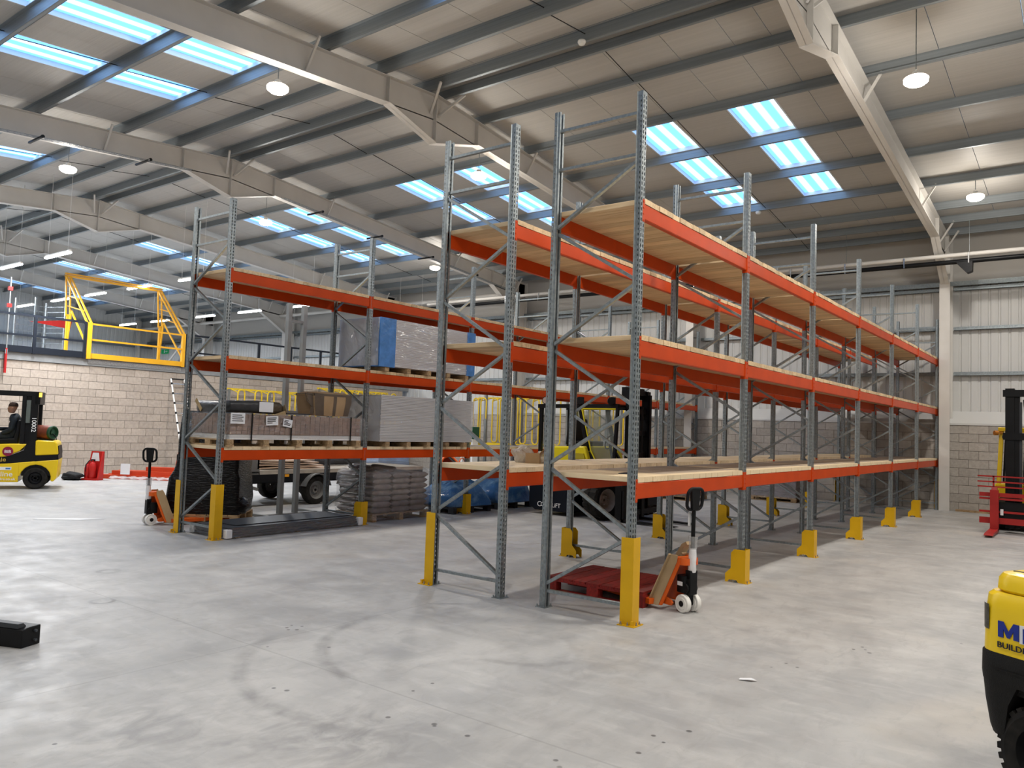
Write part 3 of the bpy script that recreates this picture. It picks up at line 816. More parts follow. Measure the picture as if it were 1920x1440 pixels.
    if flap:
        M().bar((.215, -.02, 1.0), (.22, -.03, .86), .035, .004).build('tag', PAPER, hn)
        c = M(); c.bar((-.13, .15, .44), (.03, .13, .64), .10, .04, up=(1, 0, 0)); c.cbox((.05, .13, .645), (.07, .10, .035), (0, -.5, 0)); c.build('cardboard_flap', CARD2, t)
    return t
pallet_truck((.012, .93, 0), R(-20), 'orange pallet truck with its forks under the red pallet, near racking', True)
pallet_truck((-8.80, .27, 0), R(262), 'orange pallet truck standing left of the black wrapped load', False, R(48))

def pallet(loc, L_, Wd, H, m_, label, rz=0., nb=7, runners=3, group=None, name='pallet'):
    """deck boards run along local y, bearers along local x"""
    p = thing(name, label, 'pallet', loc, rz, group)
    bw = L_ / nb
    me = M().box(-bw * .46, bw * .46, -Wd / 2, Wd / 2, H - .022, H).mesh('deck_board', m_)
    for i in range(nb): put('deck_board', me, p, (-L_ / 2 + bw * (i + .5), 0, random.uniform(-.001, .001)), (0, 0, random.uniform(-.006, .006)))
    for j in range(runners):
        y = -Wd / 2 + .05 + (Wd - .10) * j / (runners - 1)
        M().box(-L_ / 2, L_ / 2, y - .05, y + .05, H - .044, H - .022).build('stringer', m_, p)
        for i in range(3):
            x = -L_ / 2 + .07 + (L_ - .14) * i / 2
            M().box(x - .07, x + .07, y - .05, y + .05, .02, H - .044).build('block', m_, p)
        M().box(-L_ / 2, L_ / 2, y - .05, y + .05, 0, .02).build('base_board', m_, p)
    return p
REDW = mat('red_pallet_paint', (.30, .022, .018), .6, 0, col2=(.16, .016, .014), scale=6, stretch=(8, 1.5, 4), rnd=.15)
pallet((-.80, 1.16, 0), 1.2, 1.0, .16, REDW, 'dark red pallet on the floor under the first bay of the nearest racking')

# ---- open carton with packing on the middle row
o = thing('open_carton', 'small open cardboard carton with clear plastic bag bulging out, lowest deck of middle racking', 'box', (-2.04, 1.25, LV[0] + .054), R(22))
o.scale = (.66, .66, .72)
m = M()
for s in (-1, 1):
    m.box(-.13, .13, s * .10 - .003, s * .10 + .003, 0, .17); m.box(s * .13 - .003, s * .13 + .003, -.10, .10, 0, .17)
m.box(-.13, .13, -.1, .1, 0, .005); m.build('carton', CARD, o)
for a, b, c, d in (((-.13, -.1, .17), (-.13, .1, .17), (-.21, .1, .22), (-.21, -.1, .22)), ((.13, -.1, .17), (.13, .1, .17), (.20, .1, .23), (.20, -.1, .23))):
    f = M(); f.add([a, b, c, d, *[(q[0], q[1], q[2] + .004) for q in (a, b, c, d)]], [(0, 1, 2, 3), (7, 6, 5, 4), (0, 4, 5, 1), (1, 5, 6, 2), (2, 6, 7, 3), (3, 7, 4, 0)]); f.build('flap', CARD, o)
BAGF = film('bag_film', (.72, .66, .58), .7, .25, .9, 8)
def lump(c, r, seed, name, mt, par, amp=.12, n=22, k=14, flat=None):
    rnd = random.Random(seed); ph = [(rnd.uniform(1, 4), rnd.uniform(1, 4), rnd.uniform(1, 4), rnd.uniform(0, 6)) for _ in range(7)]
    m = M(); m.ball((0, 0, 0), r, n, k)
    out = []
    for x, y, z in m.v:
        u, v, w = x / r[0], y / r[1], z / r[2]
        s = 1 + amp * sum(math.sin(a * u * 1.7 + b * v * 1.7 + d * w * 1.7 + e) for a, b, d, e in ph) / 3
        q = (c[0] + x * s, c[1] + y * s, c[2] + z * s)
        if flat is not None and q[2] < flat: q = (q[0], q[1], flat)
        out.append(q)
    m.v = out
    return m.build(name, mt, par, ang=1.2)
lump((-.22, .05, .13), (.20, .16, .16), 3, 'plastic_bag', BAGF, o, .16, flat=.002)
lump((.16, .12, .09), (.14, .12, .12), 5, 'packing_sheet', BAGF, o, .2, flat=.002)
tag(M().cbox((-.33, .50, LV[0] + .058), (.10, .28, .008), (0, 0, .2)).build('offcut', DARK), 'thin dark offcut lying on the near end of the lowest deck', 'offcut')

# ---- left row: board packs
PB = mat('plasterboard_edge', (.72, .70, .70), .8, 0, var=.06, scale=3)
PBG = mat('grey_board', (.54, .53, .53), .85, 0, var=.06, scale=3, bump=.1, bscale=30)
BLUEF = mat('blue_band', (.09, .25, .58), .25, 0, var=.25, scale=8, bump=.5, bscale=9)
def board_pack(loc, lx, ly, h, n, m_, label, nbear=5):
    p = thing('board_pack', label, 'building boards', loc, 0)
    st = M(); t = h / n
    for i in range(n):
        a = random.uniform(-.004, .004); b = random.uniform(-.004, .004)
        st.box(-lx / 2 + a, lx / 2 + a, -ly / 2 + b, ly / 2 + b, .09 + i * t + .004, .09 + (i + 1) * t)
    o = st.build('board_stack', m_, p); o['kind'] = 'stuff'
    for i in range(nbear):
        y = -ly / 2 + .2 + (ly - .4) * i / (nbear - 1)
        M().box(-lx / 2 + .02, lx / 2 - .0, y - .05, y + .05, 0, .088).build('bearer', WOOD, p)
    return p
Z1, Z2 = LV[0] + .054, LV[1] + .054
pk = board_pack((-7.235, 4.27, Z2), 1.06, 2.60, .86, 30, PB, 'tall pale board pack with blue end bands and clear film, middle level of left racking')
for y0, y1 in ((-1.315, -.93), (1.06, 1.315)):
    M().box(-.545, .545, y0, y1, .075, .957).build('blue_band', BLUEF, pk)
M().box(-.547, -.42, -1.318, -1.30, .08, .955).build('blue_band', BLUEF, pk)
fm = film('hazy_film', (.78, .77, .76), .5, .14, .9, 3.2, (1, 1, .5), gl=.12)
q = M()
def sheet(m, fn, nu, nv):
    vs = [fn(i / nu, j / nv) for j in range(nv + 1) for i in range(nu + 1)]
    return m.add(vs, [(j * (nu + 1) + i, j * (nu + 1) + i + 1, (j + 1) * (nu + 1) + i + 1, (j + 1) * (nu + 1) + i) for j in range(nv) for i in range(nu)])
sheet(q, lambda u, v: (-.53 + 1.06 * u, -1.325 - .012 * abs(math.sin(9 * u + 4 * v)), .09 + .86 * v), 24, 12)
q.build('end_film', fm, pk, ang=1.5)
fm2 = film('side_film', (.62, .60, .62), .22, .14, .6, 2.5, (1, 1, 3), gl=.08)
q = M(); sheet(q, lambda u, v: (.552 + .010 * abs(math.sin(7 * u + 3 * v) * math.sin(5 * v - 4 * u)), -.93 + 1.99 * u, .085 + .87 * v), 30, 12)
q.build('side_film', fm2, pk, ang=1.5)
pg = board_pack((-7.235, 4.33, Z1), 1.06, 2.54, .835, 30, PBG, 'plain grey board pack on timber bearers, lowest level of left racking')
q = M(); sheet(q, lambda u, v: (-.53 + 1.06 * u, -1.285 - .008 * abs(math.sin(8 * u - 5 * v)), .10 + .80 * v), 16, 8); q.build('end_film', fm, pg, ang=1.5)

# ---- wrapped pack of small cartons on a pallet, with bundle and carton on top
wp = thing('wrapped_pack', 'long shrink-wrapped pack of brown slips on a pallet, lowest level of left racking', 'wrapped pack', (-7.27, 1.37, Z1))
BRN = mat('brown_slips', (.36, .225, .155), .7, 0, var=.35, scale=9, rnd=.1)
m = M()
for i in range(5):
    x0 = -.55
    m.box(-.54, .53, -1.25 + i * .62 - .06, -1.25 + i * .62 + .06, 0, .022); m.box(-.54, .53, -1.25 + i * .62 - .05, -1.25 + i * .62 + .05, .085, .105)
m.build('bearer_boards', WOOD, wp)
for i in range(5):
    for x in (-.46, 0, .46): M().box(x - .07, x + .07, -1.25 + i * .62 - .05, -1.25 + i * .62 + .05, .022, .085).build('block', WOOD, wp)
M().box(-.53, .535, -1.27, 1.27, .105, .175).build('white_base_sheet', WHITE, wp)
m = M(); nc = 26; w = 2.52 / nc
for i in range(nc):
    for k in range(5):
        d = random.uniform(-.006, .006)
        m.box(.44 + d, .522 + d, -1.26 + i * w + .004, -1.26 + (i + 1) * w - .004, .18 + k * .062, .18 + (k + 1) * .062 - .004)
for i in range(11):
    for k in range(5):
        d = random.uniform(-.005, .005)
        m.box(-.53 + i * .096 + .003, -.53 + (i + 1) * .096 - .003, -1.262 + d, -1.2, .18 + k * .062, .18 + (k + 1) * .062 - .004)
m.box(-.53, .45, -1.21, 1.26, .18, .485)
o = m.build('slips', BRN, wp); o['kind'] = 'stuff'
SHR = film('shrink_wrap', (.55, .5, .47), .10, .16, 1.0, 7, (1, 1, 4), gl=.14)
q = M(); sheet(q, lambda u, v: (.545 + .010 * math.sin(23 * u + 6 * v), -1.29 + 2.64 * u, .12 + .385 * v + .01 * math.sin(17 * u)), 40, 6)
sheet(q, lambda u, v: (-.55 + 1.10 * u, -1.285 - .010 * math.sin(19 * u + 7 * v), .12 + .385 * v), 20, 6)
q.build('shrink_wrap', SHR, wp, ang=1.5)
for y in (-.92, -.20, 1.02):
    M().box(-.56, .56, y - .012, y + .012, .497, .502).box(.556, .56, y - .012, y + .012, .09, .50).build('strap', BLACK, wp)
for y, z, wd, hh, a in ((-1.17, .42, .24, .16, .0), (-.57, .40, .22, .14, .05), (-.28, .37, .17, .12, -.15)):
    M(Matrix.Translation((.563, y, z)) @ Matrix.Rotation(a, 4, 'X')).box(0, .002, -wd / 2, wd / 2, -hh / 2, hh / 2).build('delivery_label', PAPER, wp)
    b = M(Matrix.Translation((.566, y, z)) @ Matrix.Rotation(a, 4, 'X'))
    for k in range(4): b.box(0, .001, -wd * .4, wd * random.uniform(0, .4), hh * (.3 - .18 * k) - .006, hh * (.3 - .18 * k) + .006)
    b.build('print', BLACK_INK, wp)
bd = thing('wrapped_bundle', 'dark grey plastic-wrapped bundle with white label lying on the brown wrapped pack', 'bundle', (-7.28, .60, Z1 + .51))
DPL = mat('dark_plastic', (.055, .058, .062), .28, 0, var=.4, scale=5, bump=.7, bscale=7)
m = M()
rings = []
for y, w, h in ((-.52, .30, .10), (-.46, .46, .17), (0, .48, .19), (.30, .46, .18)):
    rings.append([(u, y, .002 + h / 2 + v) for u, v in rrect(w * 2, h, h * .35, 4)])
m.loft(rings); m.build('dark_wrap', DPL, bd, ang=1.)
BPL = mat('brown_wrap', (.10, .075, .05), .4, 0, var=.4, scale=9, bump=.8, bscale=12)
m = M(); rings = []
for y, w, h in ((.28, .465, .185), (.44, .45, .18), (.53, .40, .13), (.55, .30, .07)):
    rings.append([(u, y, .002 + h / 2 + v) for u, v in rrect(w * 2, h, h * .35, 4)])
m.loft(rings); m.build('brown_wrap', BPL, bd, ang=1.)
M().box(.482, .488, .02, .27, .02, .175).build('white_label', PAPER, bd)
TAN = mat('tan_strap', (.40, .29, .15), .7, 0, var=.2, scale=12)
m = M(); m.bar((.492, .02, -.14), (.495, .50, .02), .075, .008, up=(1, 0, 0)); m.bar((.495, .50, .02), (.40, .53, .14), .07, .008, up=(0, 1, 0)); m.bar((-.42, -.5, .18), (-.2, -.53, .02), .06, .01, up=(0, 1, 0))
m.build('tan_strap', TAN, bd)
tag(M().box(-7.75, -6.83, 1.16, 1.62, Z1 + .51, Z1 + .53).build('black_sheet', DARK), 'thin black sheet flat on the brown wrapped pack, between bundle and carton', 'sheet')
ct = thing('taped_carton', 'brown carton with dark taped edges and torn left flap, on the brown wrapped pack', 'box', (-7.10, 2.10, Z1 + .51))
m = M(); m.loft([[(u * 1.0, v, 0) for u, v in rrect(.46, .70, .02, 1)], [(u, v, .22) for u, v in rrect(.50, .78, .02, 1)], [(u, v, .36) for u, v in rrect(.50, .80, .03, 1)], [(u, v, .40) for u, v in rrect(.40, .62, .03, 1)]])
m.build('carton', CARD, ct)
TAPE = mat('brown_tape', (.13, .10, .075), .35, 0, var=.2, scale=6)
m = M()
for y0, y1 in ((-.39, -.20), (.005, .075), (.27, .395)):
    m.add([(.234, y0 * .88, .005), (.234, y1 * .88, .005), (.254, y1, .23), (.254, y0, .23), (.255, y1, .37), (.255, y0, .37)], [(0, 1, 2, 3), (3, 2, 4, 5)])
m.box(-.25, .254, -.398, .398, .33, .368)
m.build('tape', TAPE, ct)
m = M(); m.add([(.2, -.38, .36), (.2, -.52, .38), (.2, -.50, .28), (.2, -.42, .16), (.2, -.44, .04), (.2, -.37, .0), (.21, -.34, .2)], [(0, 1, 2, 3, 6), (3, 4, 5, 6)]); m.tube([(.2, -.40, .34), (.2, -.55, .36), (.19, -.50, .24), (.2, -.40, .15)], .012, 6)
m.build('torn_flap', TAPE, ct)

# ---- flat sheet pack on the floor
fp = thing('sheet_pack', 'low stack of grey sheets in clear plastic on the floor under the left racking', 'sheet stack', (-7.17, 1.42, 0))
GS = mat('grey_sheet', (.05, .055, .066), .45, 0, var=.15, scale=2)
for k in range(4):
    M().box(-.47 + .02 * k, .47 - .012 * k, -1.30 + .03 * (k % 2), 1.28 - .02 * k, .02 + k * .036, .05 + k * .036).build('sheet', GS, fp, rot=(0, 0, .004 * (k - 1)))
M().box(-.40, .30, -1.05, 1.2, .165, .172).build('sheet', GS, fp)
PLW = film('sheet_film', (.5, .52, .56), .08, .14, 1., 6, (4, 1, 1), gl=.09)
q = M(); sheet(q, lambda u, v: (.485 + .02 * math.sin(21 * u + 3 * v) * (.4 + v * .6), -1.32 + 2.62 * u, .005 + .15 * v), 40, 4)
sheet(q, lambda u, v: (-.48 + .96 * u, -1.33 - .015 * math.sin(17 * u), .005 + .15 * v), 16, 4); q.build('plastic_film', PLW, fp, ang=1.5)
for x, y in ((.45, -1.28), (-.45, -1.28), (.45, 1.26)): M().cbox((x, y, .075), (.10, .10, .13)).build('corner_block', PAPER, fp, bevel=.01)
for y in (-1.1, 0, 1.1): M().box(-.45, .45, y - .04, y + .04, 0, .02).build('bearer', WOOD, fp)

# ---- lifting frame: two grey masts on a floor frame
lf = thing('mast_frame', 'grey steel frame with two tall square masts standing behind the left racking', 'steel frame', (-8.55, 2.55, 0))
GST = mat('grey_steel_tube', (.23, .24, .24), .5, .3, var=.1, scale=4)
for y in (-.17, .17): M().box(-.045, .045, y - .04, y + .04, .05, 3.95).build('mast', GST, lf)
m = M(); m.box(-.55, .45, -.55, -.48, 0, .05); m.box(-.55, .45, .63, .70, 0, .05); m.box(-.05, .05, -.5, .65, 0, .05); m.box(.38, .45, -.5, .65, 0, .05); m.build('floor_frame', GST, lf)
m = M(); m.box(-.03, .03, -.14, .14, 1.9, 1.95); m.box(-.03, .03, -.14, .14, 3.6, 3.65); m.build('cross_tie', GST, lf)

# ---- black wrapped load on its pallet
BWR = mat('black_stretch_wrap', (.004, .004, .005), .20, 0, bump=1., bscale=9, stretch=(1, 1, 5), spec=.22)
pallet((-8.82, 1.15, 0), 1.2, 1.0, .15, WOOD, 'plain timber pallet under the black wrapped load, left racking', R(42))
bw = thing('wrapped_load', 'tall black stretch-wrapped load on a pallet, left of the left racking', 'wrapped load', (-8.82, 1.15, .15), R(42))
m = M(); rings = []
for z, w, d_, ox in ((0, 1.14, .96, .02), (.25, 1.20, 1.0, 0), (.60, 1.16, 1.0, .0), (.72, 1.06, .97, .03), (.92, 1.02, .94, .05), (1.2, 1.02, .93, .05), (1.55, 1.0, .92, .05), (1.70, .98, .9, .05), (1.73, .90, .8, .05)):
    rings.append([(ox + u + .012 * math.sin(9 * v + 11 * z), v + .012 * math.sin(8 * u + 7 * z), z) for u, v in rrect(w, d_, .06, 5)])
m.loft(rings); m.build('load', BWR, bw, ang=1.0)
lump((.56, -.2, .13), (.16, .3, .14), 8, 'loose_bag', BWR, bw, .15, flat=.0)

# ---- pallet of sacks
pallet((-7.38, 3.86, 0), 1.0, 1.45, .14, WOOD, 'timber pallet under the wrapped sacks, left racking second bay', nb=7)
sk = thing('sack_pallet', 'shrink-wrapped stack of brown-grey sacks on a pallet under the left racking', 'sacks', (-7.38, 3.86, .14))
SACK = mat('sack_paper', (.23, .19, .175), .6, 0, var=.35, scale=7, rnd=.18, bump=.4, bscale=14)
def sack_mesh():
    m = M(); rings = []
    for i in range(9):
        t = -1 + 2 * i / 8; s = (1 - abs(t) ** 5) ** .5 if abs(t) < 1 else .12
        s = max(s, .25)
        rings.append([(u, .235 * t, .055 + v) for u, v in rrect(.47 * (.9 + .1 * s), .112 * s, .05 * s, 4)])
    return m.loft(rings).mesh('sack', SACK, 1.2)
SK = sack_mesh()
for k in range(7):
    for i in range(3):
        for j in range(2):
            put('sack', SK, sk, (-.245 + .49 * j + random.uniform(-.015, .015), -.48 + .48 * i + random.uniform(-.015, .015), k * .104), (0, 0, random.uniform(-.05, .05) + (math.pi if (k + i) % 2 else 0)))
for i in range(2): put('sack', SK, sk, (-.2 + .2 * i, -.35 + .3 * i, 7 * .104), (0, .1, .3 * i + .4))
SHR2 = film('sack_wrap', (.5, .47, .45), .10, .22, .7, 4, (1, 1, 6), gl=.07)
m = M(); rings = []
for z, e in ((-.10, .02), (.1, .01), (.35, .015), (.6, .01), (.74, .0), (.84, -.12), (.90, -.28)):
    rings.append([(u + .012 * math.sin(14 * z + 5 * v), v + .012 * math.sin(11 * z + 5 * u), z) for u, v in rrect(1.02 + 2 * e, 1.5 + 2 * e, .08, 5)])
m.loft(rings, cap=False); m.build('shrink_wrap', SHR2, sk, ang=1.5)

# ---- blue wrapped loads
BLF = mat('blue_film', (.045, .13, .30), .16, 0, col2=(.22, .38, .58), scale=5, lo=.45, hi=.8, bump=1.0, bscale=6)
BLKP = mat('black_pallet', (.02, .02, .024), .5)
for i, (y, L_, h, se) in enumerate(((5.85, 1.15, .60, 11), (7.35, 1.2, .78, 12))):
    nm = ('low blue film-wrapped load on a black pallet, nearer of two under the left racking', 'taller blue film-wrapped load on a black pallet, beside the dark truck')[i]
    pallet((-7.35, y, 0), 1.05, 1.2, .14, BLKP, ('black pallet under the low blue wrapped load', 'black pallet under the taller blue wrapped load')[i])
    b = thing('blue_load', nm, 'wrapped load', (-7.35, y, .14))
    rnd = random.Random(se)
    m = M(); rings = []
    for z, w in ((0, 1.0), (.15, 1.04), (.3, 1.0), (.45, .88), (.62, .70), (.8, .5), (1, .22)):
        rings.append([((u * w) + .05 * math.sin(5 * v + 8 * z), v * w + .05 * math.sin(6 * u + 7 * z + se), z * (h - .0) * (1 - .12 * abs(math.sin(3 * v + se)))) for u, v in rrect(1.1, L_ + .1, .15, 6)])
    m.loft(rings); m.build('film_cover', BLF, b, ang=1.2)
# ================================================================ trailer, mixer, multi-directional truck
def wheel_mesh(r, w, rim, n=32, tread=0):
    m = M()
    m.lathe([(rim, -w * .42), (r * .86, -w / 2), (r * .96, -w * .45), (r, -w * .34), (r, w * .34), (r * .96, w * .45), (r * .86, w / 2), (rim, w * .42)], ax=(0, 1, 0), n=n)
    if tread:
        for i in range(tread):
            a = 2 * math.pi * i / tread
            for s in (-1, 1):
                T0 = m.T; m.T = Matrix.Rotation(a + s * math.pi / tread * .5, 4, 'Y'); m.cbox((r, s * w * .24, 0), (.02, w * .42, r * 2 * math.pi / tread * .6), (0, 0, 0)); m.T = T0
    return m.mesh('tyre', RUBBER)
def rim_mesh(rim, w, mt):
    m = M(); m.lathe([(.03, -w * .18), (rim * .35, -w * .2), (rim * .55, -w * .05), (rim * .8, -w * .12), (rim * 1.0, -w * .44), (rim * 1.02, -w * .40)], ax=(0, 1, 0), n=28)
    m.lathe([(.03, w * .18), (rim * .55, w * .05), (rim * 1.02, w * .42)], ax=(0, 1, 0), n=28)
    for i in range(6):
        a = math.pi * i / 3; m.cyl((rim * .38 * math.cos(a), -w * .2, rim * .38 * math.sin(a)), (rim * .38 * math.cos(a), -w * .28, rim * .38 * math.sin(a)), .014, n=6)
    return m.mesh('rim', mt)
GREYM = mat('trailer_grey', (.20, .20, .19), .55, .3, var=.2, scale=3)
tl = thing('flatbed_trailer', 'twin-axle flatbed trailer loaded with boards, behind the left racking', 'trailer', (-10.75, 0, 0))
m = M(); m.box(-.75, .80, 2.9, 7.6, .66, .74); m.build('bed', mat('trailer_deck', (.40, .36, .30), .8, 0, var=.25, scale=6), tl)
m = M(); m.box(.72, .80, 2.05, 7.6, .50, .66); m.box(-.75, -.67, 2.05, 7.6, .50, .66); m.box(-.6, .6, 2.0, 7.4, .46, .60); m.build('chassis', BLACK, tl)
m = M(); m.box(.76, .80, 2.0, 2.88, .70, 1.0); m.box(-.75, -.71, 2.0, 2.88, .70, 1.0); m.box(-.75, .8, 2.84, 2.88, .70, 1.0); m.box(-.75, .8, 2.0, 2.04, .7, 1.0); m.box(-.75, .8, 2.0, 2.88, .66, .72)
for y in (2.1, 2.5): m.box(.80, .83, y - .03, y + .03, .66, 1.0)
m.box(.80, .82, 2.0, 2.88, .72, .77)
m.build('headboard_box', GREYM, tl)
m = M(); m.prism([(1.95, .30), (2.4, .30), (2.55, .40), (2.55, .60), (1.95, .60)], 'x', .55, .78); m.bar((.7, 2.2, .58), (.75, 2.9, .36), .06, .06); m.build('landing_frame', GREYM, tl)
TY = wheel_mesh(.30, .20, .19); RM = rim_mesh(.19, .20, GREYM)
for x in (.80, -.75):
    for y in (4.28, 5.34):
        w = put('wheel', TY, tl, (x, y, .302), (0, 0, R(90))); put('rim', RM, w, (0, 0, 0))
        if x > 0:
            g = M(); pr = [(.36 * math.cos(R(a)), .30 + .36 * math.sin(R(a))) for a in range(15, 166, 15)]; pi_ = [(.34 * math.cos(R(a)), .30 + .34 * math.sin(R(a))) for a in range(165, 14, -15)]
            g.prism([(y + a, b) for a, b in pr + pi_], 'x', x - .14, x + .14); g.build('mudguard', GREYM, tl)
w = put('wheel', TY, tl, (-.55, 3.2, .302), (0, 0, R(90))); put('rim', RM, w)
M().box(.80, .815, 3.5, 3.6, .60, .65).build('side_marker', mat('amber', (.8, .35, .02), .3), tl)
BPK = mat('bowed_board', (.50, .36, .26), .7, 0, var=.2, scale=3, rnd=.15)
for k in range(4):
    m = M(); a, b = 2.95 + .05 * k, 4.75 - .12 * k
    L_ = 10
    for i in range(L_):
        y0 = a + (b - a) * i / L_; y1 = a + (b - a) * (i + 1) / L_
        f = lambda y: .745 + k * .055 + .02 * math.sin(3 * (y - a) + k)
        m.add([(-.6, y0, f(y0)), (.62, y0, f(y0)), (.62, y1, f(y1)), (-.6, y1, f(y1)), (-.6, y0, f(y0) + .03), (.62, y0, f(y0) + .03), (.62, y1, f(y1) + .03), (-.6, y1, f(y1) + .03)], [(0, 3, 2, 1), (4, 5, 6, 7), (0, 1, 5, 4), (1, 2, 6, 5), (2, 3, 7, 6), (3, 0, 4, 7)])
    tag(m.build('loose_board', BPK, None, (-10.75, 0, 0)), 'bowed pinkish board, %s of four stacked on the flatbed trailer' % ('bottom', 'second', 'third', 'top')[k], 'board', 'bowed boards on the trailer')
tag(M().cyl((-.3, 5.0, .92), (-.3, 6.5, .92), .17, n=18).build('plastic_roll', mat('dark_roll', (.07, .08, .10), .3, 0, bump=.5), None, (-10.75, 0, 0)), 'dark grey plastic roll lying on the far end of the trailer', 'roll')

# ---- concrete mixer
mx_ = thing('concrete_mixer', 'orange drum concrete mixer behind the left racking, above the blue load', 'mixer', (-8.75, 7.15, 0), R(20))
m = M(); m.lathe([(.13, -.42), (.26, -.34), (.33, -.12), (.33, .10), (.20, .38), (.17, .40), (.15, .38), (.28, .08), (.28, -.1)], (0, 0, .72), (.45, -.75, .5), 22); m.build('drum', TR_OR, mx_)
m = M(); m.tube([(-.35, .3, 0), (-.3, .2, .7), (.3, .2, .7), (.35, .3, 0)], .03, 8); m.tube([(-.3, -.35, 0), (-.3, .2, .7)], .03, 8); m.tube([(.3, -.35, 0), (.3, .2, .7)], .03, 8); m.box(-.15, .15, .25, .5, .3, .62); m.build('stand', TR_OR, mx_)
for s in (-1, 1):
    M().cyl((s * .36 - .03, .3, .16), (s * .36 + .03, .3, .16), .16, n=20).build('wheel', RUBBER, mx_)
m = M(); m.tube([(.3 + .0, .2 + .22 * math.cos(R(a)), .8 + .22 * math.sin(R(a))) for a in range(0, 360, 24)], .014, 6, closed=True); m.build('tilt_wheel', TR_OR, mx_)

# ---- multi-directional forklift, forks pointing to the right
NAVY = mat('chassis_navy', (.006, .009, .017), .5, 0, var=.2, scale=3, spec=.2)
HOODY = mat('hood_yellow', (.80, .66, .02), .3, 0, var=.05, scale=2)
cb = thing('side_truck', 'dark multi-directional forklift with yellow hood, behind the middle racking', 'forklift', (-5.2, 6.9, 0))
m = M(); m.prism([(-.95, .16), (-.80, .08), (.10, .08), (.16, .30), (.16, .80), (.0, .92), (-.85, .92), (-.97, .70)], 'y', -.02, 1.9); m.build('rear_arm', NAVY, cb, bevel=.03)
m = M(); m.box(.0, .95, .45, 1.75, .14, .92); m.box(.75, 1.0, .35, 1.5, .1, .75); m.box(-.7, .95, 1.75, 2.2, .2, .85); m.build('chassis', NAVY, cb, bevel=.02)
text('side_lettering', 'C', .15, WHITE_INK, cb, (-.73, -.024, .16), (R(90), 0, 0)); text('side_lettering', 'OMBiLiFT', .125, WHITE_INK, cb, (-.64, -.024, .165), (R(90), 0, 0), sx=.95)
M().box(-.33, -.19, -.026, -.022, .56, .66).build('warning_plate', PAPER, cb); M().box(-.32, -.20, -.028, -.026, .60, .64).build('warning_print', RED, cb)
m = M(); m.prism([(-.92, .92), (.48, .92), (.30, 1.45), (-.45, 1.42), (-.92, 1.12)], 'y', .12, 1.6); m.build('hood', HOODY, cb, bevel=.03)
m = M(); m.prism([(.0, .93), (.42, .93), (.30, 1.30), (.04, 1.30)], 'y', .09, .125); m.build('louvre_panel', mat('hood_dark_yellow', (.45, .36, .03), .4), cb)  # panel in a darker yellow than the hood
for k in range(3): M().box(.10, .30, .08, .095, 1.0 + k * .08, 1.02 + k * .08).build('louvre', BLACK, cb)
CT = wheel_mesh(.39, .36, .23, 32, 22); CR = rim_mesh(.23, .36, mat('rim_cream', (.42, .36, .32), .5, 0, var=.3, scale=6))
w = put('wheel', CT, cb, (.72, .16, .395), (0, 0, R(78))); put('rim', CR, w)
w = put('wheel', CT, cb, (.72, 2.0, .395), (0, 0, R(78))); put('rim', CR, w)
m = M(); m.prism([(.36, .62), (.62, .82), (1.0, .85), (1.0, .93), (.30, .93), (.16, .62)], 'y', -.06, .45); m.build('mudguard', mat('mudguard_grey', (.035, .04, .05), .5), cb)
# cab
m = M()
for y in (.25, 1.35):
    m.bar((.30, y, 1.35), (.10, y, 2.24), .07, .07); m.bar((.92, y, .95), (.98, y, 2.24), .06, .06); m.bar((-.88, y, 1.1), (-.88, y, 2.24), .07, .07)
    m.bar((-.95, y, 2.26), (1.0, y, 2.28), .09, .08)
    m.bar((.30, y, 1.35), (.62, y, .94), .05, .05); m.bar((.62, y, .94), (.92, y, .95), .05, .05)
for x in (-.9, -.45, .1, .55, .98): m.bar((x, .25, 2.28), (x, 1.35, 2.28), .07, .05)
m.build('cab_frame', BLACK, cb)
M().prism([(.36, 1.35), (.20, 2.2), (.94, 2.2), (.88, 1.0), (.62, 1.0)], 'y', .285, .292).build('cab_window', GLASS, cb)
M().prism([(-.85, 1.25), (-.85, 2.2), (-.05, 2.2), (-.02, 1.45), (-.4, 1.42)], 'y', 1.32, 1.33).build('cab_window', film('tinted_window', (.30, .28, .02), .22, .05, 0), cb)
m = M(); m.bar((.15, .22, 2.22), (.40, .22, 1.36), .02, .02); m.bar((.40, .22, 1.36), (.62, .22, .97), .02, .02); m.bar((.62, .22, .97), (.92, .22, .98), .02, .02); m.bar((.15, .22, 2.22), (.95, .22, 2.22), .02, .03); m.build('door_trim', HOODY, cb)
m = M(); m.box(-.30, .18, .5, 1.1, 1.40, 1.55); m.prism([(-.42, 1.45), (-.25, 1.45), (-.22, 2.0), (-.36, 2.05)], 'y', .5, 1.1); m.build('seat', BLACK, cb, bevel=.03)
m = M(); m.tube([(.62, .8, 1.0), (.5, .8, 1.5)], .03, 8); m.tube([(.5 + .15 * math.sin(R(a)) * .4, .8 + .17 * math.cos(R(a)), 1.55 + .15 * math.sin(R(a))) for a in range(0, 360, 30)], .014, 6, closed=True); m.build('steering_wheel', BLACK, cb)
for x in (-.75, .1, .85):
    l = M(); l.cyl((x, .2, 2.38), (x + .06, .12, 2.38), .08, n=16); l.box(x - .05, x + .05, .2, .3, 2.3, 2.46); l.build('work_light', BLACK, cb)
M().cyl((-.69, .118, 2.38), (-.685, .112, 2.38), .07, n=16).build('lamp_lens', CHROME, cb)
m = M()
for y in (.55, 1.25):
    m.box(1.02, 1.16, y - .06, y + .06, .06, 2.62); m.box(1.06, 1.2, y - .04, y + .04, .06, 2.55)
for z in (.4, 1.3, 1.75, 2.2, 2.58): m.box(1.03, 1.12, .5, 1.3, z - .05, z + .05)
m.box(.92, 1.02, .5, 1.3, 2.45, 2.68)
